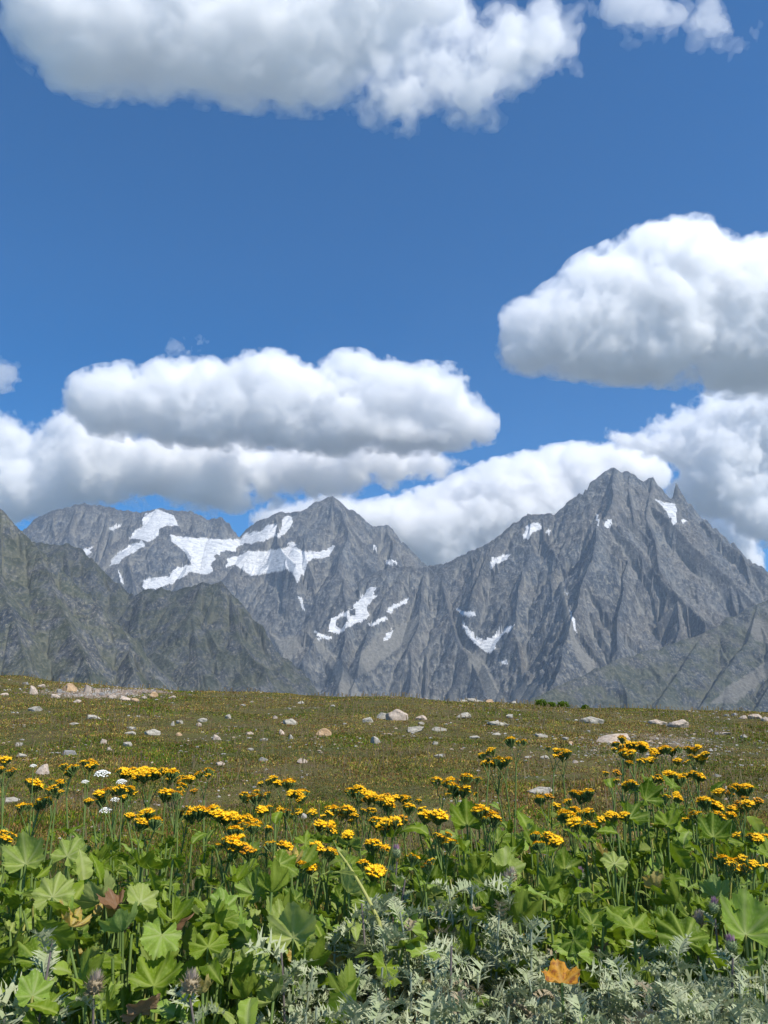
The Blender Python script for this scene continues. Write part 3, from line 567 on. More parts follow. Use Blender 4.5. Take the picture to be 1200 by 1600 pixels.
# pebbles and gravel
pv_, pf_ = ico(1)
r = np.random.default_rng(9); n = 9000; y = 6.5*(31/6.5)**r.random(n)**.8; x = y*r.uniform(-.57, .57, n); bz = bare(x, y); k = (fbm2(x/1.4, y/1.4, 55, 4) > .12) | (bz > .2); 
xb = []; 
for _ in range(2600):
    u, v_ = (r.normal(160, 55), r.normal(1083, 4.5)) if r.random() < .5 else (r.normal(1010, 90), r.normal(1166, 13))
    q_ = ground_at(u, v_); xb.append(q_[:2]+r.normal(0, .15, 2))
xb = np.array(xb); x = np.concatenate([x[k], xb[:, 0]]); y = np.concatenate([y[k], xb[:, 1]]); n = len(x)
s_ = (.006+.020*r.random(n)**3)*(.6+y/20); V = pv_[None]*(s_[:, None]*r.uniform(.6, 1.3, (n, 3)))[:, None, :]*(1+.25*r.normal(size=(n, len(pv_), 1))*.6); V = V*np.array([1.2, 1, .6]); V = V+np.stack([x, y, gz(x, y)+s_*.1], -1)[:, None]
cc = np.where((r.random(n) < .6)[:, None], [.40, .38, .34], [.40, .31, .23])*(.35+.8*r.random(n))[:, None]
f = (np.arange(n)[:, None, None]*len(pv_)+pf_[None]).reshape(-1, 3)
m = N('gravel'); GR = m.surf(m.bsdf(m.attr('tint', 'Color'), .9, .2))
o = link('gravel', mesh('gravel', V.reshape(-1, 3), f, [GR], smooth=False, attrs={'tint': np.repeat(cc, len(pv_), 0)})); tag(o, 'loose pebbles and gravel between the tufts', 'gravel', kind='stuff')

# ---- foreground plants
def leaf_mat(name, a, b, back, vein, trans=.32, spot=None):
    m = N(name); rnd = m.n('ShaderNodeObjectInfo').outputs['Random']; v = m.coord('Object')
    n1 = m.noise(v, 3., 4, .6); col = m.mix(rnd, a, b); col = m.mix(m.ramp(n1, [(.4, 0.), (.7, .45)]), col, tuple(min(1, q*1.5) for q in a))
    if spot: col = m.mix(m.ramp(m.noise(v, 4.5, 5, .7), [(.50, 0.), (.60, .9)]), col, spot)
    col = m.mix(m.math('MULTIPLY', m.attr('vein'), .85), col, vein)
    ge = m.n('ShaderNodeNewGeometry'); top = col; col = m.mix(m.math('MULTIPLY', ge.outputs['Backfacing'], .8), col, back)
    bp = m.bump(m.math('ADD', m.math('MULTIPLY', m.attr('vein'), -1.), m.math('MULTIPLY', n1, .4)), .5, .0035)
    col = m.mix(m.ramp(m.noise(v, 6., 5, .75), [(.66, 0.), (.72, .85)]), col, (.20, .13, .05)); d = m.bsdf(col, m.ramp(n1, [(.3, .42), (.7, .65)]), .2, bp); t = m.n('ShaderNodeBsdfTranslucent'); m.put(t, 'Color', m.mix(.5, top, tuple(min(1, q*2.2) for q in b)))
    x = m.n('ShaderNodeMixShader', i0=trans); m.t.links.new(d, x.inputs[1]); m.t.links.new(t.outputs[0], x.inputs[2]); return m.surf(x.outputs[0])
LM = {'green': leaf_mat('leaf_green', (.040, .090, .004), (.165, .240, .008), (.18, .235, .03), (.32, .38, .08)),
      'pale': leaf_mat('leaf_pale', (.19, .26, .04), (.29, .34, .08), (.33, .37, .12), (.39, .42, .17)),
      'lime': leaf_mat('leaf_lime', (.17, .27, .035), (.25, .33, .045), (.25, .33, .10), (.33, .38, .14)),
      'yellow': leaf_mat('leaf_yellow', (.42, .33, .05), (.40, .28, .06), (.45, .38, .14), (.5, .42, .2), spot=(.22, .10, .03)),
      'orange': leaf_mat('leaf_orange', (.52, .25, .02), (.50, .22, .02), (.48, .26, .05), (.5, .3, .08), spot=(.24, .055, .015)),
      'brown': leaf_mat('leaf_brown', (.16, .085, .04), (.24, .14, .07), (.28, .18, .10), (.2, .12, .06), .15)}
STEMG = N('stem_green'); STEMG = STEMG.surf(STEMG.bsdf((.16, .23, .06), .5, .3)); STEMP = N('stem_purple'); STEMP = STEMP.surf(STEMP.bsdf((.17, .14, .13), .7, .2)); STEMY = N('stem_yellow'); STEMY = STEMY.surf(STEMY.bsdf((.33, .33, .09), .5, .3))
def broad_leaf(kind, seed, lobes=7, cup=.25, curl=.35, ripple=.05, width=1.):
    r = np.random.default_rng(seed); na, nr = 126, 12; th = np.linspace(-2.62, 2.62, na+1); t = np.linspace(0, 1, nr+1)[1:]
    rad = (.60+.40*np.cos(th/2)**2)*(1-.17*(np.abs(np.sin((th)*lobes/2/1.0))**1.4)*np.clip(1.5-abs(np.abs(th)-1.2), .4, 1))
    saw = (th*lobes*2.2/np.pi*1.2) % 1; rad = rad*(1-.075*saw)*(1+.06*noise2(th*1.5, th*0+seed, seed)+.03*r.normal(size=na+1)); rad[0] *= .72; rad[-1] *= .72
    T, TH = np.meshgrid(t, th, indexing='ij'); RR = T*rad[None]
    x = RR*np.sin(TH)*width; y = RR*np.cos(TH)
    z = cup*RR**1.6+ripple*1.5*T*np.cos(TH*lobes)+.16*noise2(x*1.8+seed, y*1.8, seed)*T+.09*noise2(x*4+seed, y*4, seed+1)*T+.06*T**3*np.sin(TH*11+seed)
    z -= curl*np.clip(y, 0, None)**2*.6; z -= curl*.3*np.abs(x)**2.2
    ve = np.clip(1-np.abs((((TH*lobes/(2*np.pi)) + .5) % 1)-.5)*T*9, 0, 1)*(1-.4*T); sec = np.clip(1-np.abs(((T*6+np.abs((((TH*lobes/(2*np.pi))+.5) % 1)-.5)*2.4) % 1)-.5)*5, 0, 1)*.45; ve = np.maximum(ve, sec)
    V = np.concatenate([[[0, 0, 0]], np.stack([x, y, z], -1).reshape(-1, 3)]); A = np.concatenate([[1], ve.ravel()])
    i = 1+np.arange(nr*(na+1)).reshape(nr, na+1); q = np.stack([i[:-1, :-1], i[1:, :-1], i[1:, 1:], i[:-1, 1:]], -1).reshape(-1, 4); tr = np.stack([np.zeros(na, int), i[0, :-1], i[0, 1:]], -1)
    return mesh('leaf', V, [q[:, ::-1], tr[:, ::-1]], [LM[kind]], attrs={'vein': A})
def stem_leaf(kind, seed, wid=.22, bend=.5):
    r = np.random.default_rng(seed); n = 22; t = np.linspace(0, 1, n+1); wv = wid*(np.sin(np.pi*np.clip(t, 0, 1)**.75)**.8+.10*(1-t))*(1-.16*((t*8) % 1))
    s = np.linspace(-1, 1, 7); T, S = np.meshgrid(t, s, indexing='ij'); x = S*wv[:, None]; y = T-.12*np.abs(S)**1.5*wid; z = .35*np.abs(x)+.025*np.sin(T*22+np.abs(S)*3)*np.abs(S)+.04*noise2(x*6+seed, y*4, seed)
    an = bend*t*1.6; yy = np.cumsum(np.cos(an))/n; zz = -np.cumsum(np.sin(an))/n; y = yy[:, None]+(y-T); z = z+zz[:, None]
    ve = np.clip(1-np.abs(S)*5, 0, 1)+np.clip(1-np.abs(((T*9-np.abs(S)*1.6) % 1)-.5)*6, 0, 1)*.4
    i = np.arange((n+1)*7).reshape(n+1, 7); q = np.stack([i[:-1, :-1], i[:-1, 1:], i[1:, 1:], i[1:, :-1]], -1).reshape(-1, 4)
    return mesh('leaf', np.stack([x, y, z], -1), q, [LM[kind]], attrs={'vein': np.clip(ve, 0, 1).ravel()})
def tube(pts, radii, k=6):
    pts = np.array(pts, float); n = len(pts); tg = np.gradient(pts, axis=0); tg /= np.linalg.norm(tg, axis=1)[:, None]+1e-9; ref = np.array([.13, .97, .2]); a = np.cross(tg, ref); a /= np.linalg.norm(a, axis=1)[:, None]+1e-9; b = np.cross(tg, a)
    an = np.arange(k)*2*np.pi/k; rr = np.broadcast_to(np.asarray(radii, float), (n,)); V = pts[:, None]+(a[:, None]*np.cos(an)[None, :, None]+b[:, None]*np.sin(an)[None, :, None])*rr[:, None, None]
    i = np.arange(n*k).reshape(n, k); j = np.roll(i, -1, 1); q = np.stack([i[:-1], j[:-1], j[1:], i[1:]], -1).reshape(-1, 4); return V.reshape(-1, 3), q
def bez(a, b, c, n=9):
    t = np.linspace(0, 1, n)[:, None]; return (1-t)**2*np.array(a)+2*t*(1-t)*np.array(b)+t*t*np.array(c)
def tubes(name, lst, mat, k=6):
    V, Q, o_ = [], [], 0
    for p, rr in lst: v, q = tube(p, rr, k); V.append(v); Q.append(q+o_); o_ += len(v)
    return mesh(name, np.concatenate(V), np.concatenate(Q), [mat])
BROAD = {k: [broad_leaf(k, s_*5+j*31, lobes=[5, 7, 7, 9][s_ % 4], cup=[.5, .25, .85, .1, 1.1][s_ % 5], curl=[.3, .6, .2, .8, .1][s_ % 5], ripple=[.05, .04, .06, .05, .03][s_ % 5], width=[1.05, .95, 1.1, .85, 1.][s_ % 5]) for s_ in range(7 if k == 'green' else 4)] for j, k in enumerate(LM)}
STEML = {k: [stem_leaf(k, s_*3+j, wid=.17+.04*s_, bend=[.2, .7, 1.1][s_ % 3]) for s_ in range(4)] for j, k in enumerate(LM)}
def place(o, loc, yaw, pitch, roll, s):
    """leaf axis +Y points outward along yaw, raised by pitch"""
    o.matrix_local = Matrix.Translation(loc) @ Matrix.Rotation(yaw, 4, 'Z') @ Matrix.Rotation(pitch, 4, 'X') @ Matrix.Rotation(roll, 4, 'Y') @ Matrix.Scale(s, 4)

# florets of the yellow heads
FY = N('floret_yellow'); rn = FY.n('ShaderNodeNewGeometry').outputs['Random Per Island']; FY = FY.surf(FY.bsdf(FY.mix(FY.ramp(rn, [(0., 0.), (1., 1.)]), (.88, .45, .008), (.94, .61, .014)), .6, .2))
FO = N('floret_fading'); rn = FO.n('ShaderNodeNewGeometry').outputs['Random Per Island']; FO = FO.surf(FO.bsdf(FO.mix(FO.ramp(rn, [(.45, 0.), (.75, 1.)]), (.74, .34, .008), (.34, .14, .02)), .7, .2))
CUP = N('bract_green'); CUP = CUP.surf(CUP.bsdf((.11, .16, .045), .6, .2))
def flower_head(seed, rad, n, fading=False):
    r = np.random.default_rng(seed); V, T, M, o_ = [], [], [], 0; iv, if_ = ico(1)
    for k in range(n):
        rr = rad*math.sqrt((k+.4)/n); a = k*2.4+r.uniform(-.3, .3); c = np.array([rr*math.cos(a), rr*math.sin(a), rad*.55*(1-(rr/rad)**2)+r.normal()*.0025]); s = rad*(.22+.08*r.random())
        # disc florets: a tuft of small upright points
        b = c; tr = []
        v = iv*np.array([s, s, s*.45])*(1+.22*r.normal(size=(len(iv), 1))); V.append(v+c); T.append(if_+o_); M.append(np.zeros(len(if_), int)); o_ += len(v)
        m_ = 14; an = r.uniform(0, 6.28, m_); q = np.stack([np.cos(an), np.sin(an), 0*an], -1); bb = c+q*s*.7; ti = c+q*s*r.uniform(1.2, 2.1, (m_, 1))+np.array([0, 0, 1])*s*r.uniform(-.2, 1.1, (m_, 1)); si = np.stack([-q[:, 1], q[:, 0], q[:, 2]], -1)*s*.22
        V.append(np.stack([bb-si, bb+si, ti], 1).reshape(-1, 3)); T.append(np.arange(3*m_).reshape(-1, 3)+o_); M.append(np.zeros(m_, int)); o_ += 3*m_
        v, q = tube([c*[1, 1, 1]-[0, 0, s*.3], c*[.95, .95, 1]-[0, 0, s*1.2], c*[.45, .45, 1]-[0, 0, s*3.4], [0, 0, -rad*1.25]], [s*.85, s*.7, .0016, .0012], 5); V.append(v); T.append(np.concatenate([q[:, :3], q[:, [0, 2, 3]]])+o_); M.append(np.ones(2*len(q), int)); o_ += len(v)
    return mesh('flower_head', np.concatenate(V), np.concatenate(T), [FO if fading else FY, CUP], np.concatenate(M), smooth=False)
HEADS = [flower_head(s_, [.024, .030, .036][s_ % 3], [10, 16, 22][s_ % 3]) for s_ in range(6)]; HFADE = [flower_head(20+s_, .03, 11, True) for s_ in range(2)]
fl = P(5,1189,10,1205,55,1224,105,1202,139,1194,55,1255,90,1220,85,1235,203,1208,235,1208,261,1203,178,1237,200,1241,150,1252,280,1220,280,1238,320,1208,220,1268,235,1280,292,1265,325,1270,360,1276,395,1242,415,1220,445,1225,462,1241,392,1294,430,1268,460,1265,482,1265,355,1321,377,1326,435,1321,460,1353,478,1347,500,1272,530,1265,545,1277,537,1302,510,1292,555,1234,572,1242,577,1264,510,1329,580,1357,595,1287,12,1306,595,1320,
 605,1255,630,1250,654,1259,612,1285,622,1275,678,1274,690,1225,715,1215,743,1217,720,1235,740,1264,762,1272,770,1280,763,1175,775,1190,788,1183,807,1157,865,1170,876,1177,855,1247,882,1255,895,1270,906,1240,914,1289,850,1305,856,1314,695,1308,662,1345,970,1157,985,1167,970,1174,1002,1166,1015,1185,1030,1172,1047,1169,1082,1170,1090,1181,1070,1192,960,1212,975,1222,995,1190,1040,1215,1070,1210,1052,1245,955,1277,970,1279,1085,1276,1115,1257,1135,1235,1160,1230,1157,1261,1175,1252,1137,1276,1167,1306,1192,1306,1160,1352,1147,1340)
big = {(55,1255),(280,1238),(280,1220),(203,1208),(235,1208),(395,1242),(392,1294),(360,1276),(775,1190),(895,1270),(985,1167),(1040,1215),(1070,1210),(1160,1352),(178,1237),(630,1250),(572,1242),(430,1268),(720,1235)}
zones = [(0, 125, 'at the left edge'), (125, 240, 'around the white flowers on the left'), (240, 335, 'in the crowded patch left of the gap'), (335, 490, 'left of the middle'), (490, 600, 'just left of the centre'), (600, 685, 'just right of the centre'), (685, 835, 'under the lone high flower right of the middle'), (835, 935, 'in the stand between the two tall groups'), (935, 1105, 'in the tall group on the right'), (1105, 1300, 'at the right edge')]
def zone_label(items, what, verbs=('tallest', 'lowest', 'leftmost', 'rightmost')):
    """items: (u, v); gives one label per item: the outstanding ones of each zone get one of their own"""
    out = {}; items = [(min(max(u, 0), 1299), v) for u, v in items]
    for a, b, nm in zones:
        zi = [i for i, (u, v) in enumerate(items) if a <= u < b]
        if not zi: continue
        left = list(zi)
        for word, key in (('tallest', lambda i: items[i][1]), ('lowest', lambda i: -items[i][1]), ('leftmost', lambda i: items[i][0]), ('rightmost', lambda i: -items[i][0])):
            if len(left) > (1 if len(zi) > 1 else 0): j = min(left, key=key); left.remove(j); out[j] = ('%s %s %s' % (word, what, nm), None)
        for j in left: out[j] = ('%s %s, inside the group' % (what, nm), '%s %s' % (what, nm))
    return [out[i] for i in range(len(items))]
lab = zone_label(fl, 'yellow flower plant')
def base_xy(p): return np.array([p[0], p[1], float(gz(p[0], p[1]))])
for (u, v_), (lb, gp) in zip(fl, lab):
    Y = float(interp(v_, [(1150, 4.7), (1200, 4.25), (1250, 3.85), (1300, 3.4), (1360, 2.95)]))*random.uniform(.95, 1.06)
    top = wp(u, v_, Y); bs = base_xy(top+np.array([random.uniform(-.12, .12), random.uniform(-.06, .1), 0])); rt = bpy.data.objects.new('yellow_flower_plant', None); COL.objects.link(rt); rt.location = bs; rt.empty_display_size = .1
    tag(rt, lb, 'flower', gp or 'yellow flower plants in front of the meadow')
    T = top-bs; big_ = (u, v_) in big; nh = random.choice((6, 7, 8)) if big_ else random.choice((2, 3, 3, 4)); spread = .048 if big_ else .030
    fork = T*.0+np.array([T[0]*.93, T[1]*.93, T[2]-.13-.05*big_]); heads = []
    for k in range(nh):
        a = k*2.4+random.random(); rr = spread*math.sqrt((k+.3)/nh)*1.35; heads.append(T+np.array([rr*math.cos(a)*1.3, rr*math.sin(a), random.uniform(-.02, .014)]))
    st = [(bez((0, 0, -.02), (T[0]*.3+random.uniform(-.05, .05), T[1]*.3, T[2]*.5), fork, 10), np.linspace(.0062, .0038, 10))]
    for h in heads: st.append((bez(fork, fork*.6+h*.4+np.array([0, 0, .01]), h-np.array([0, 0, .03]), 6), np.linspace(.0026, .0016, 6)))
    link('stem', tubes('stem', st, STEMG, 5), rt)
    for h in heads:
        o = link('flower_head', random.choice(HEADS if random.random() < .92 else HFADE), rt); o.location = h; s_ = random.uniform(.58, .98); o.scale = (s_, s_, s_*random.uniform(.85, 1.1)); o.rotation_euler = (random.uniform(-.35, .45), random.uniform(-.35, .35), random.uniform(0, 6.28))
    nl = random.choice((7, 8, 9)); a0 = random.uniform(0, 6.28)
    for k in range(nl):
        f_ = .28+.60*k/nl+random.uniform(-.03, .03); q = bez((0, 0, 0), (T[0]*.3, T[1]*.3, T[2]*.5), fork, 21)[int(f_*20)]
        kd = random.choice(('green',)*9+('lime', 'pale')); lg = random.uniform(.10, .17)*(1.25-f_*.6)
        o = link('leaf', random.choice(STEML[kd]), rt); place(o, q, a0+k*2.4, random.uniform(.35, 1.05), random.uniform(-.4, .4), lg)

# broad basal leaves: petiole and blade are one leaf part each
def petiole(bs, at, rad=.0042, mat=None, k=5):
    mid = (np.array(bs)*.45+np.array(at)*.55); mid[2] = at[2]*.62; return tubes('petiole', [(bez(bs, mid, at, 9), np.linspace(rad*1.25, rad, 9))], mat or STEMG, k)
def broad_plant(u, v_, Y, n, size, label, group, kinds, hero=None):
    top = wp(u, v_, Y); bs = base_xy(top); rt = bpy.data.objects.new('broad_leaf_plant', None); COL.objects.link(rt); rt.location = bs; rt.empty_display_size = .1; tag(rt, label, 'plant', group)
    H = top[2]-bs[2]; a0 = random.uniform(0, 6.28)
    for k in range(n):
        a = a0+k*2.4+random.uniform(-.4, .4); rr = (.05 if k == 0 else random.uniform(.10, .24)); hh = H*(1. if k == 0 else random.uniform(.55, .97))
        at = np.array([math.cos(a)*rr*1.1, math.sin(a)*rr, hh]); kd = hero[0] if hero and k == 0 else random.choice(kinds); s_ = size*random.uniform(.75, 1.15)
        if hero and k == 0: at = np.array([0, 0, H]); s_ = hero[1]
        pt = link('petiole', petiole((math.cos(a)*.02, math.sin(a)*.02, -.02), at, mat=STEMY if kd in ('yellow', 'lime') and random.random() < .5 else None), rt)
        ell = not (hero and k == 0) and random.random() < .38; lf = link('leaf', random.choice((STEML if ell else BROAD)[kd]), rt)
        if hero and k == 0: place(lf, at, hero[2], hero[3], hero[4], s_)
        else: place(lf, at, a-math.pi/2+random.uniform(-.5, .5), random.uniform(-.5, 1.1)+.35*ell, random.uniform(-.8, .8), s_*(1.7 if ell else 1))
    return rt
heroes = [ # u, v of the leaf foot, distance, kind, size, yaw, pitch, roll, label
 (82,1402,2.75,'pale',.135,.1,.9,.1,'plant with a big ribbed pale leaf held upright near the left edge'),
 (40,1350,3.05,'pale',.12,.5,.9,-.3,'plant with fan pleated pale leaf at the left edge below the flowers'),
 (105,1338,3.1,'pale',.12,-.4,.8,.2,'plant with ribbed grey green leaf behind the big pale one'),
 (220,1410,2.7,'pale',.10,.2,.8,.4,'plant with a folded pale leaf on a long straight stalk, left of centre'),
 (325,1480,2.5,'green',.125,.0,.5,.0,'plant with a bright green lobed leaf facing up in the lower left'),
 (458,1466,2.55,'pale',.125,.0,1.25,.0,'plant showing the pale underside of one large lobed leaf below the centre'),
 (392,1512,2.45,'pale',.115,-.2,.9,.1,'plant with a wide pale leaf fan next to the silvery thistles'),
 (350,1420,2.8,'lime',.10,.4,1.,.3,'plant with a thin yellowish leaf on a tall stalk left of centre'),
 (112,1448,2.6,'yellow',.10,1.2,.2,.3,'plant with a yellowing curled leaf near the left edge'),
 (190,1440,2.65,'brown',.065,.3,-.6,.2,'plant with a withered brown leaf hanging over'),
 (640,1450,2.75,'lime',.14,.3,.5,.5,'plant with a yellow green leaf rising out of the thistles'),
 (660,1490,2.6,'lime',.11,.1,.3,.2,'plant with a lime leaf low between the thistles'),
 (850,1400,2.95,'lime',.185,.9,.35,.3,'plant with the widest yellow green leaf, right of the middle'),
 (790,1362,3.1,'pale',.115,.1,.9,.3,'plant with pale fan leaf above the widest lime leaf'),
 (725,1330,3.3,'green',.11,1.2,.8,.2,'plant with a rounded ribbed leaf above the dry thistle head'),
 (960,1350,3.1,'pale',.10,-.3,.7,.2,'plant with a pale shining leaf under the tall right flowers'),
 (1070,1470,2.65,'green',.17,.0,.75,.0,'plant with the largest light green leaf behind the purple thistle'),
 (1165,1460,2.7,'lime',.15,-.2,.8,.2,'plant with a yellow green leaf beside the right edge'),
 (1010,1250,4.0,'green',.12,.2,1.1,.3,'plant with an upright cupped leaf inside the tall right flower group'),
 (730,1290,3.6,'green',.13,.0,.8,.0,'plant with a dark leaf high under the middle right flowers'),
 (840,1330,3.4,'green',.12,.2,.7,.2,'plant with a drooping dark leaf left of the tall stand'),
 (545,1395,2.9,'pale',.11,1.5,.6,.5,'plant with a tilted pale leaf beside the bent yellow stem'),
 (900,1490,2.6,'lime',.12,.4,.4,.1,'plant with a ragged yellow green leaf left of the dark hollow'),
 (990,1450,2.7,'green',.15,.2,.5,.2,'plant with a deep green shaded leaf over the dark hollow'),
 (878,1535,2.35,'orange',.088,.0,.25,.0,'plant with one orange autumn leaf standing in the thistles'),
 (240,1540,2.35,'green',.12,-.3,.5,.1,'plant with a green leaf low at the bottom left'),
 (60,1500,2.45,'green',.12,.4,.7,.1,'plant with dark leaves low at the left edge'),
]
for (u, v_, Y, kd, s_, yw, pi_, ro, lb) in heroes: broad_plant(u, v_, Y, 7 if kd != 'orange' else 1, .07, lb, None, ('green',)*5+('lime',), (kd, s_*.72, yw, pi_, ro))
bp = []
r = random.Random(5)
def add_row(u0, u1, step, v0, v1, Y0, Y1):
    u = u0
    while u < u1: bp.append((u+r.uniform(-.4, .4)*step, r.uniform(v0, v1), r.uniform(Y0, Y1))); u += step
add_row(-10, 640, 52, 1345, 1385, 2.95, 3.25); add_row(-30, 580, 50, 1395, 1440, 2.7, 2.95); add_row(0, 470, 52, 1450, 1500, 2.45, 2.7); add_row(-20, 420, 58, 1525, 1575, 2.2, 2.4)
add_row(10, 640, 46, 1290, 1335, 3.3, 3.7); add_row(640, 1230, 48, 1300, 1345, 3.25, 3.8); add_row(650, 1230, 50, 1355, 1400, 2.9, 3.2); add_row(840, 1230, 50, 1410, 1450, 2.7, 2.9); add_row(950, 1110, 36, 1255, 1300, 3.6, 4.0); add_row(965, 1085, 34, 1215, 1245, 4.0, 4.3); add_row(735, 800, 36, 1235, 1280, 3.8, 4.1); add_row(1120, 1200, 40, 1285, 1310, 3.6, 3.9)
lb2 = zone_label([(u, v_) for u, v_, Y in bp], 'green broad leaved plant')
for (u, v_, Y), (lb, gp) in zip(bp, lb2): broad_plant(u, v_, Y, r.choice((10, 11, 12)), r.uniform(.05, .082), lb, gp or 'green broad leaved plants', ('green',)*24+('lime', 'lime', 'lime', 'lime', 'pale', 'pale', 'yellow')+(('brown',) if random.random() < .5 else ()))

# ---- thistles
THM = leaf_mat('thistle_leaf', (.17, .225, .10), (.34, .385, .205), (.40, .42, .26), (.52, .53, .34), .15); THD = leaf_mat('thistle_dry', (.28, .22, .13), (.36, .29, .18), (.36, .31, .21), (.4, .35, .24), .15)
def thistle_leaf(seed, mat, L=1., wide=.30, nl=8):
    r = np.random.default_rng(seed); V, T, A = [], [], []; o_ = 0
    n = 12; t = np.linspace(0, 1, n); be = r.uniform(.3, 1.1); an = .3-be*t*1.7; cy_ = np.cumsum(np.cos(an))/n; cz = np.cumsum(np.sin(an))/n; cx = .06*np.sin(t*4+seed)
    c = np.stack([cx, cy_, cz], -1)*L; wv = .022*(1-t)**.6+.006
    v = np.stack([c-[1, 0, 0]*wv[:, None]+[0, 0, .012], c, c+[1, 0, 0]*wv[:, None]+[0, 0, .012]], 1); i = np.arange(3*n).reshape(n, 3)
    q = np.stack([i[:-1, :-1], i[:-1, 1:], i[1:, 1:], i[1:, :-1]], -1).reshape(-1, 4); T += [q[:, :3], q[:, [0, 2, 3]]]; V.append(v.reshape(-1, 3)); A.append(np.tile([0, 1, 0], n)); o_ = 3*n
    for k in range(nl):
        tt = (k+.6)/(nl+.4); j = int(tt*(n-1)); b = c[j]; ln = wide*(np.sin(np.pi*min(tt*.85+.16, 1))**.8+.12)*r.uniform(.8, 1.15)
        for sd_ in (-1, 1):
            up = r.uniform(.1, .9); fw = r.uniform(.2, .55)
            ax_ = np.array([sd_, fw, up]); ax_ /= np.linalg.norm(ax_); sp = np.array([0, 1, r.uniform(-.2, .2)])
            for (dl, off, wd) in ((1.15, 0., .042), (.6, .9, .024), (.55, -1., .024)):
                e = ax_+sp*off*.8+np.array([0, 0, r.uniform(-.35, .35)]); e /= np.linalg.norm(e); bb = b+ax_*ln*(0 if off == 0 else .35); tip = bb+e*ln*dl; m_ = bb+(tip-bb)*.45+np.array([0, 0, .03*L])
                v = np.array([bb-sp*wd, bb+sp*wd, m_+sp*wd*.75, tip, m_-sp*wd*.75]); V.append(v); T.append(np.array([[0, 1, 2], [0, 2, 4], [4, 2, 3]])+o_); A.append(np.array([.2, .2, .3, 1, .3])); o_ += 5
    tip = c[-1]; e = c[-1]-c[-2]; V.append(np.array([tip-[.02, 0, 0], tip+[.02, 0, 0], tip+e*2.2])); T.append(np.array([[0, 1, 2]])+o_); A.append(np.array([0, 0, 1.]))
    return mesh('leaf', np.concatenate(V), np.concatenate(T), [mat], smooth=False, attrs={'vein': np.concatenate(A)})
TL = [thistle_leaf(s_, THM, 1, [.38, .30, .44, .26][s_ % 4], [6, 8, 6, 9][s_ % 4]) for s_ in range(8)]; TD = [thistle_leaf(30+s_, THD, 1, .28, 7) for s_ in range(2)]
STEMT = N('stem_silver'); STEMT = STEMT.surf(STEMT.bsdf((.30, .34, .24), .7, .2))
PUR = N('thistle_purple'); PUR = PUR.surf(PUR.bsdf((.38, .22, .31), .7, .2)); BRN = N('thistle_fluff'); BRN = BRN.surf(BRN.bsdf((.44, .36, .29), .8, .1))
def thistle_head(seed, tuft, rad=.022):
    r = np.random.default_rng(seed); iv, if_ = ico(2); V = [iv*np.array([rad, rad, rad*1.15])]; T = [if_]; M = [np.zeros(len(if_), int)]; o_ = len(iv); n = 110
    for (n, lo, hi, ln, mi, wd) in ((110, -.8, .75, .75, 0, .16), (90, .72, 1., 1.15, 1, .07)):
        z = r.uniform(lo, hi, n); a = r.uniform(0, 6.28, n); d = np.stack([np.sqrt(1-z*z)*np.cos(a), np.sqrt(1-z*z)*np.sin(a), z], -1); e = d+np.array([0, 0, .5 if mi == 0 else 1.6]); e /= np.linalg.norm(e, axis=1)[:, None]
        s_ = np.cross(d, [0.1, 0.2, 1]); s_ /= np.linalg.norm(s_, axis=1)[:, None]; b = d*rad*.95; V.append(np.stack([b-s_*rad*wd, b+s_*rad*wd, b+e*rad*ln*r.uniform(.7, 1.2, (n, 1))], 1).reshape(-1, 3)); T.append(np.arange(3*n).reshape(-1, 3)+o_); M.append(np.full(n, mi)); o_ += 3*n
    return mesh('flower_head', np.concatenate(V), np.concatenate(T), [THD if tuft is BRN else THM, tuft], np.concatenate(M), smooth=False)
TH_P = thistle_head(1, PUR); TH_B = thistle_head(2, BRN, .026)
def thistle(u, v_, Y, n, size, label, group, head=None, low=.35, dry=.05, stem=None):
    top = wp(u, v_, Y); bs = base_xy(top+np.array([random.uniform(-.06, .06), 0, 0])); T = top-bs; rt = bpy.data.objects.new('thistle', None); COL.objects.link(rt); rt.location = bs; rt.empty_display_size = .1; tag(rt, label, 'thistle', group)
    cv = bez((0, 0, -.02), (T[0]*.2+random.uniform(-.05, .05), random.uniform(-.05, .05), T[2]*.5), T-np.array([0, 0, .03]), 21); link('stem', tubes('stem', [(cv[::2], np.linspace(.0055, .003, 11))], stem or (STEMP if head or not group else STEMT), 6), rt)
    for k in range(n):
        f_ = low+(1-low)*(k+.5)/n; q = cv[min(20, int(f_*20))]; o = link('leaf', random.choice(TD if random.random() < dry else TL), rt); lg = size*(1.15-.55*f_)*random.uniform(.8, 1.2)
        place(o, q, k*2.4+random.uniform(-.4, .4), random.uniform(-.2, .7)+f_*.35, random.uniform(-.5, .5), lg)
    if head: o = link('flower_head', head, rt); o.location = T; o.scale = (.72,)*3; o.rotation_euler = (random.uniform(-.2, .2),)*3
th = []
def th_row(u0, u1, step, v0, v1, Y0, Y1):
    u = u0
    while u < u1: th.append((u+r.uniform(-.35, .35)*step, r.uniform(v0, v1), r.uniform(Y0, Y1))); u += step
th_row(560, 860, 30, 1365, 1425, 2.65, 2.9); th_row(530, 880, 36, 1440, 1480, 2.65, 2.85); th_row(460, 900, 36, 1490, 1530, 2.42, 2.6); th_row(470, 1230, 36, 1545, 1590, 2.2, 2.35); th_row(900, 1230, 38, 1490, 1530, 2.4, 2.6); th_row(860, 1230, 36, 1515, 1555, 2.3, 2.45); th_row(930, 1210, 60, 1460, 1490, 2.6, 2.8)
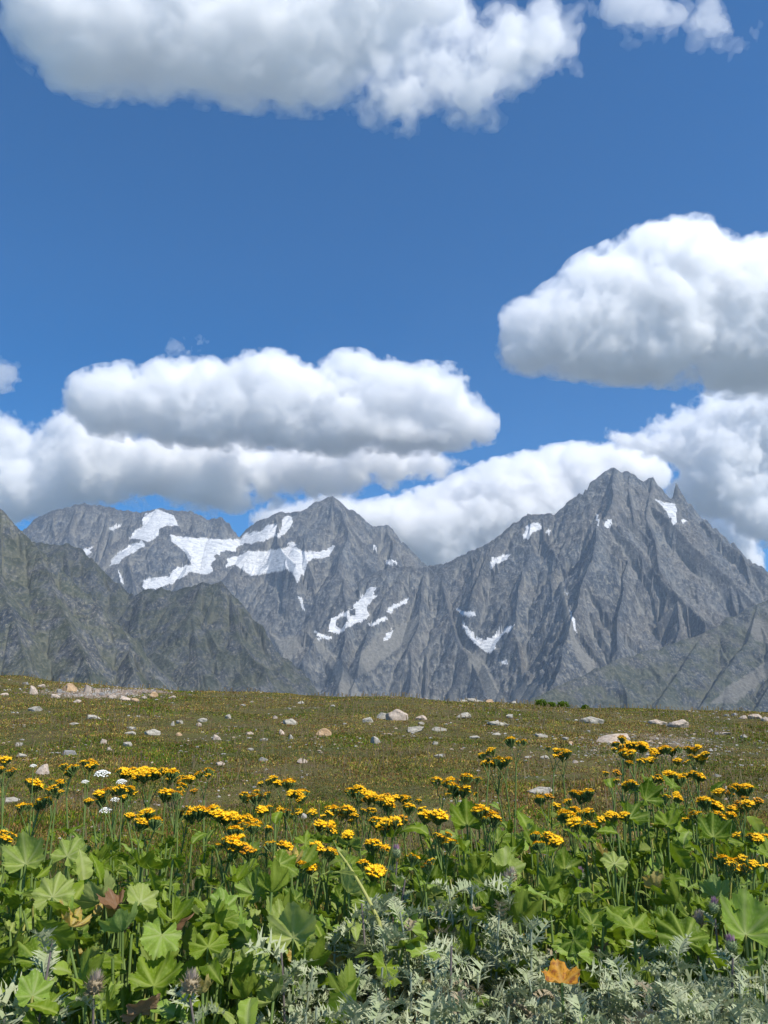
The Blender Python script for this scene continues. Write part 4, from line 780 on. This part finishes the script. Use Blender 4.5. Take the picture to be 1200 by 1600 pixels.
zsave = zones; zones = [(0, 520, 'at the left end of the thistle patch'), (520, 600, 'left of the bent yellow stem'), (600, 700, 'below the centre'), (700, 800, 'under the dry fluffy thistle head'), (800, 900, 'around the orange leaf'), (900, 1000, 'below the dark hollow'), (1000, 1110, 'in front of the largest light green leaf'), (1110, 1300, 'in the bottom right corner')]
lb3 = zone_label([(u, v_) for u, v_, Y in th], 'silvery spiny thistle'); zones = zsave
for (u, v_, Y), (lb, gp) in zip(th, lb3): thistle(u, v_, Y, r.choice((18, 20, 22)), r.uniform(.11, .18), lb, gp or 'silvery thistles in front', low=.38)
thistle(1116, 1418, 2.7, 9, .12, 'upright thistle with one purple flower head before the light green leaf', None, TH_P, .3)
thistle(1090, 1440, 2.75, 6, .10, 'short side thistle with an unopened bud left of the purple one', None, TH_B, .5)
thistle(1143, 1478, 2.5, 9, .12, 'low thistle with a pale pink head right of the purple one', None, TH_P, .4)
thistle(800, 1372, 2.95, 14, .15, 'thistle topped by a dry brown fluffy seed head', None, TH_B, .3, .3)
thistle(790, 1380, 2.95, 8, .13, 'thistle leaning against the dry fluffy one', None, TH_B, .4, .3)
thistle(620, 1333, 3.15, 12, .13, 'pale thistle with a faded pinkish head standing at the centre', None, TH_P, .4, .3)
thistle(633, 1360, 3.0, 12, .10, 'narrow upright pale thistle shoot right of the faded head', None, None, .5, .2)
thistle(84, 1450, 2.35, 10, .23, 'large single thistle with long spiny leaves at the lower left', None, None, .3, .0)
thistle(148, 1540, 2.2, 7, .14, 'withering thistle with brown centre at the bottom left', None, TH_B, .5, .3)
thistle(298, 1538, 2.2, 12, .15, 'pale thistle with a woolly head at the bottom left of the centre', None, TH_B, .4, .1)
thistle(10, 1570, 2.2, 10, .17, 'thistle in the bottom left corner', None, None, .4)
thistle(440, 1470, 2.4, 12, .19, 'dark stemmed thistle spreading sideways left of the patch', None, None, .5)
thistle(565, 1395, 2.7, 8, .14, 'thin thistle shoot near the bent yellow stem', None, None, .5)
thistle(705, 1460, 2.45, 12, .15, 'purple stemmed thistle standing out of the middle of the patch', None, None, .45)
thistle(905, 1368, 3.2, 5, .07, 'tiny purple headed thistle among the broad leaves', None, TH_P, .6)

# ---- white umbels, bent stem, crest shrubs
WH = N('petal_white'); WH = WH.surf(WH.bsdf((.75, .75, .70), .6, .2))
def umbel(seed):
    r = np.random.default_rng(seed); V, T, o_ = [], [], 0; iv, if_ = ico(1)
    for k in range(34):
        rr = .034*math.sqrt((k+.5)/34); a = k*2.4; c = np.array([rr*math.cos(a), rr*math.sin(a), .016*(1-(rr/.034)**2)+r.normal()*.0015]); v = iv*np.array([.0055, .0055, .003])*(1+.35*r.normal(size=(len(iv), 1))); V.append(v+c); T.append(if_+o_); o_ += len(iv)
    return mesh('flower_head', np.concatenate(V), np.concatenate(T), [WH], smooth=False)
UM = umbel(1)
for u, v_, s_, lb in ((160, 1210, 1.05, 'white umbel flower, the largest, above the left yellow patch'), (190, 1222, .7, 'smaller white flower right of the largest white umbel'), (165, 1267, .8, 'lower white flower below the largest umbel'), (133, 1222, .5, 'pale bud flower left of the largest white umbel'), (52, 1197, .45, 'pale flower behind the left yellow flowers'), (180, 1250, .6, 'small white flower low between yellow heads')):
    top = wp(u, v_, 4.1); bs = base_xy(top); rt = bpy.data.objects.new('white_flower_plant', None); COL.objects.link(rt); rt.location = bs; tag(rt, lb, 'flower', 'white flowers among the yellow ones'); T = top-bs
    link('stem', tubes('stem', [(bez((0, 0, -.02), (.04, 0, T[2]*.5), T-np.array([0, 0, .004]), 10), np.linspace(.004, .002, 10))], STEMG), rt); o = link('flower_head', UM, rt); o.location = T; o.scale = (s_,)*3; o.rotation_euler = (.3, .1, 0)
    for k in range(4): o = link('leaf', random.choice(STEML['green']), rt); place(o, (0, 0, T[2]*(.35+.12*k)), k*2.2, .7, 0, .09)
a = wp(528, 1330, 2.85); b = wp(592, 1440, 2.7); c = wp(560, 1370, 2.75); bs = base_xy(b+np.array([.05, 0, 0])); rt = bpy.data.objects.new('bent_stem', None); COL.objects.link(rt); rt.location = bs; tag(rt, 'bare bent yellow green stem leaning left across the leaves near the centre', 'plant')
link('stem', tubes('stem', [(np.concatenate([bez((0, 0, -.02), (.02, 0, .3), b-bs, 6), bez(b-bs, c-bs, a-bs, 8)[1:]]), np.linspace(.009, .004, 13))], STEMY), rt)
for k, (q, yw, s_) in enumerate(((c, 1.9, .12), ((a+c)/2, .9, .09), (a, -.6, .07))): o = link('leaf', STEML['pale'][k % 4], rt); place(o, q-bs, yw, .3, .3, s_)
def shrub(u, v_, w_, h_, lb):
    r_ = np.random.default_rng(int(u)); p = ground_at(u, v_); d = np.linalg.norm(p-EYE); W = w_*d/F; H = h_*d/F; n = 900; q = r_.normal(size=(n, 3)); q /= np.linalg.norm(q, axis=1)[:, None]; q *= r_.random((n, 1))**.4; q = q*[W/2, W/3, H/2]*(1+.5*noise2(q[:, :1]*3, q[:, 2:]*3, 4)); q[:, 2] += H*.45
    s_ = .02+.02*r_.random((n, 1)); a = r_.normal(size=(n, 3)); a /= np.linalg.norm(a, axis=1)[:, None]; b = np.cross(a, r_.normal(size=(n, 3))); b /= np.linalg.norm(b, axis=1)[:, None]; V = np.stack([q-a*s_, q+b*s_*.6, q+a*s_, q-b*s_*.6], 1).reshape(-1, 3)
    rt = bpy.data.objects.new('shrub', None); COL.objects.link(rt); rt.location = (p[0], p[1], p[2]-.02); tag(rt, lb, 'shrub', 'dark plants on the crest line'); link('foliage', mesh('foliage', V, np.arange(4*n).reshape(-1, 4), [LM['green']], smooth=False, attrs={'vein': np.zeros(4*n)}), rt)
    link('stem', tubes('stem', [(bez((0, 0, -.05), (0, 0, H*.3), (W*(k-1)*.3, 0, H*.7), 5), (.012, .011, .01, .008, .005)) for k in range(3)], STEMG), rt)
shrub(846, 1103, 22, 11, 'dark bushy plant on the crest, left of two near the right middle'); shrub(880, 1105, 20, 11, 'dark bushy plant on the crest, right of two near the right middle'); shrub(862, 1104, 14, 8, 'small green tuft between the two dark crest plants'); shrub(915, 1108, 12, 7, 'small low green plant right of the crest pair')

# ---- fine undergrowth between the stems
def under(n, seed, y0, y1, h0, h1):
    r = np.random.default_rng(seed); y = r.uniform(y0, y1, n); x = y*r.uniform(-.62, .62, n); h = r.uniform(h0, h1, n)*(.6+.4*np.clip(1-(y-3.6)/1.6, 0, 1)); a = r.uniform(0, 6.28, n); t = r.uniform(0, 6.28, n); l = h*r.uniform(.05, .5, n); w_ = r.uniform(.0025, .007, n)
    b = np.stack([x, y, gz(x, y)-.01], -1); d = np.stack([np.cos(a), np.sin(a), 0*a], -1)*w_[:, None]*.5; e = np.stack([np.cos(t)*l, np.sin(t)*l, h], -1); m1 = b+e*[.22, .22, .5]; tip = b+e
    V = np.stack([b-d, b+d, m1+d, tip, m1-d], 1).reshape(-1, 3); q = r.random(n); c = np.where((q < .6)[:, None], [.06, .12, .02], np.where((q < .85)[:, None], [.13, .17, .04], [.25, .19, .09]))*(.7+.6*r.random(n))[:, None]
    return V, np.arange(5*n).reshape(n, 5), np.repeat(c, 5, 0)
v1, f1, c1 = under(60000, 5, 1.7, 5.6, .10, .45); v2, f2, c2 = under(70000, 6, 4.2, 7.5, .05, .16)
o = link('undergrowth', mesh('undergrowth', np.concatenate([v1, v2]), np.concatenate([f1, f2+len(v1)]), [BL], smooth=False, attrs={'tint': np.concatenate([c1, c2])})); tag(o, 'long grass blades and fine stems between the front plants', 'grass', kind='stuff')
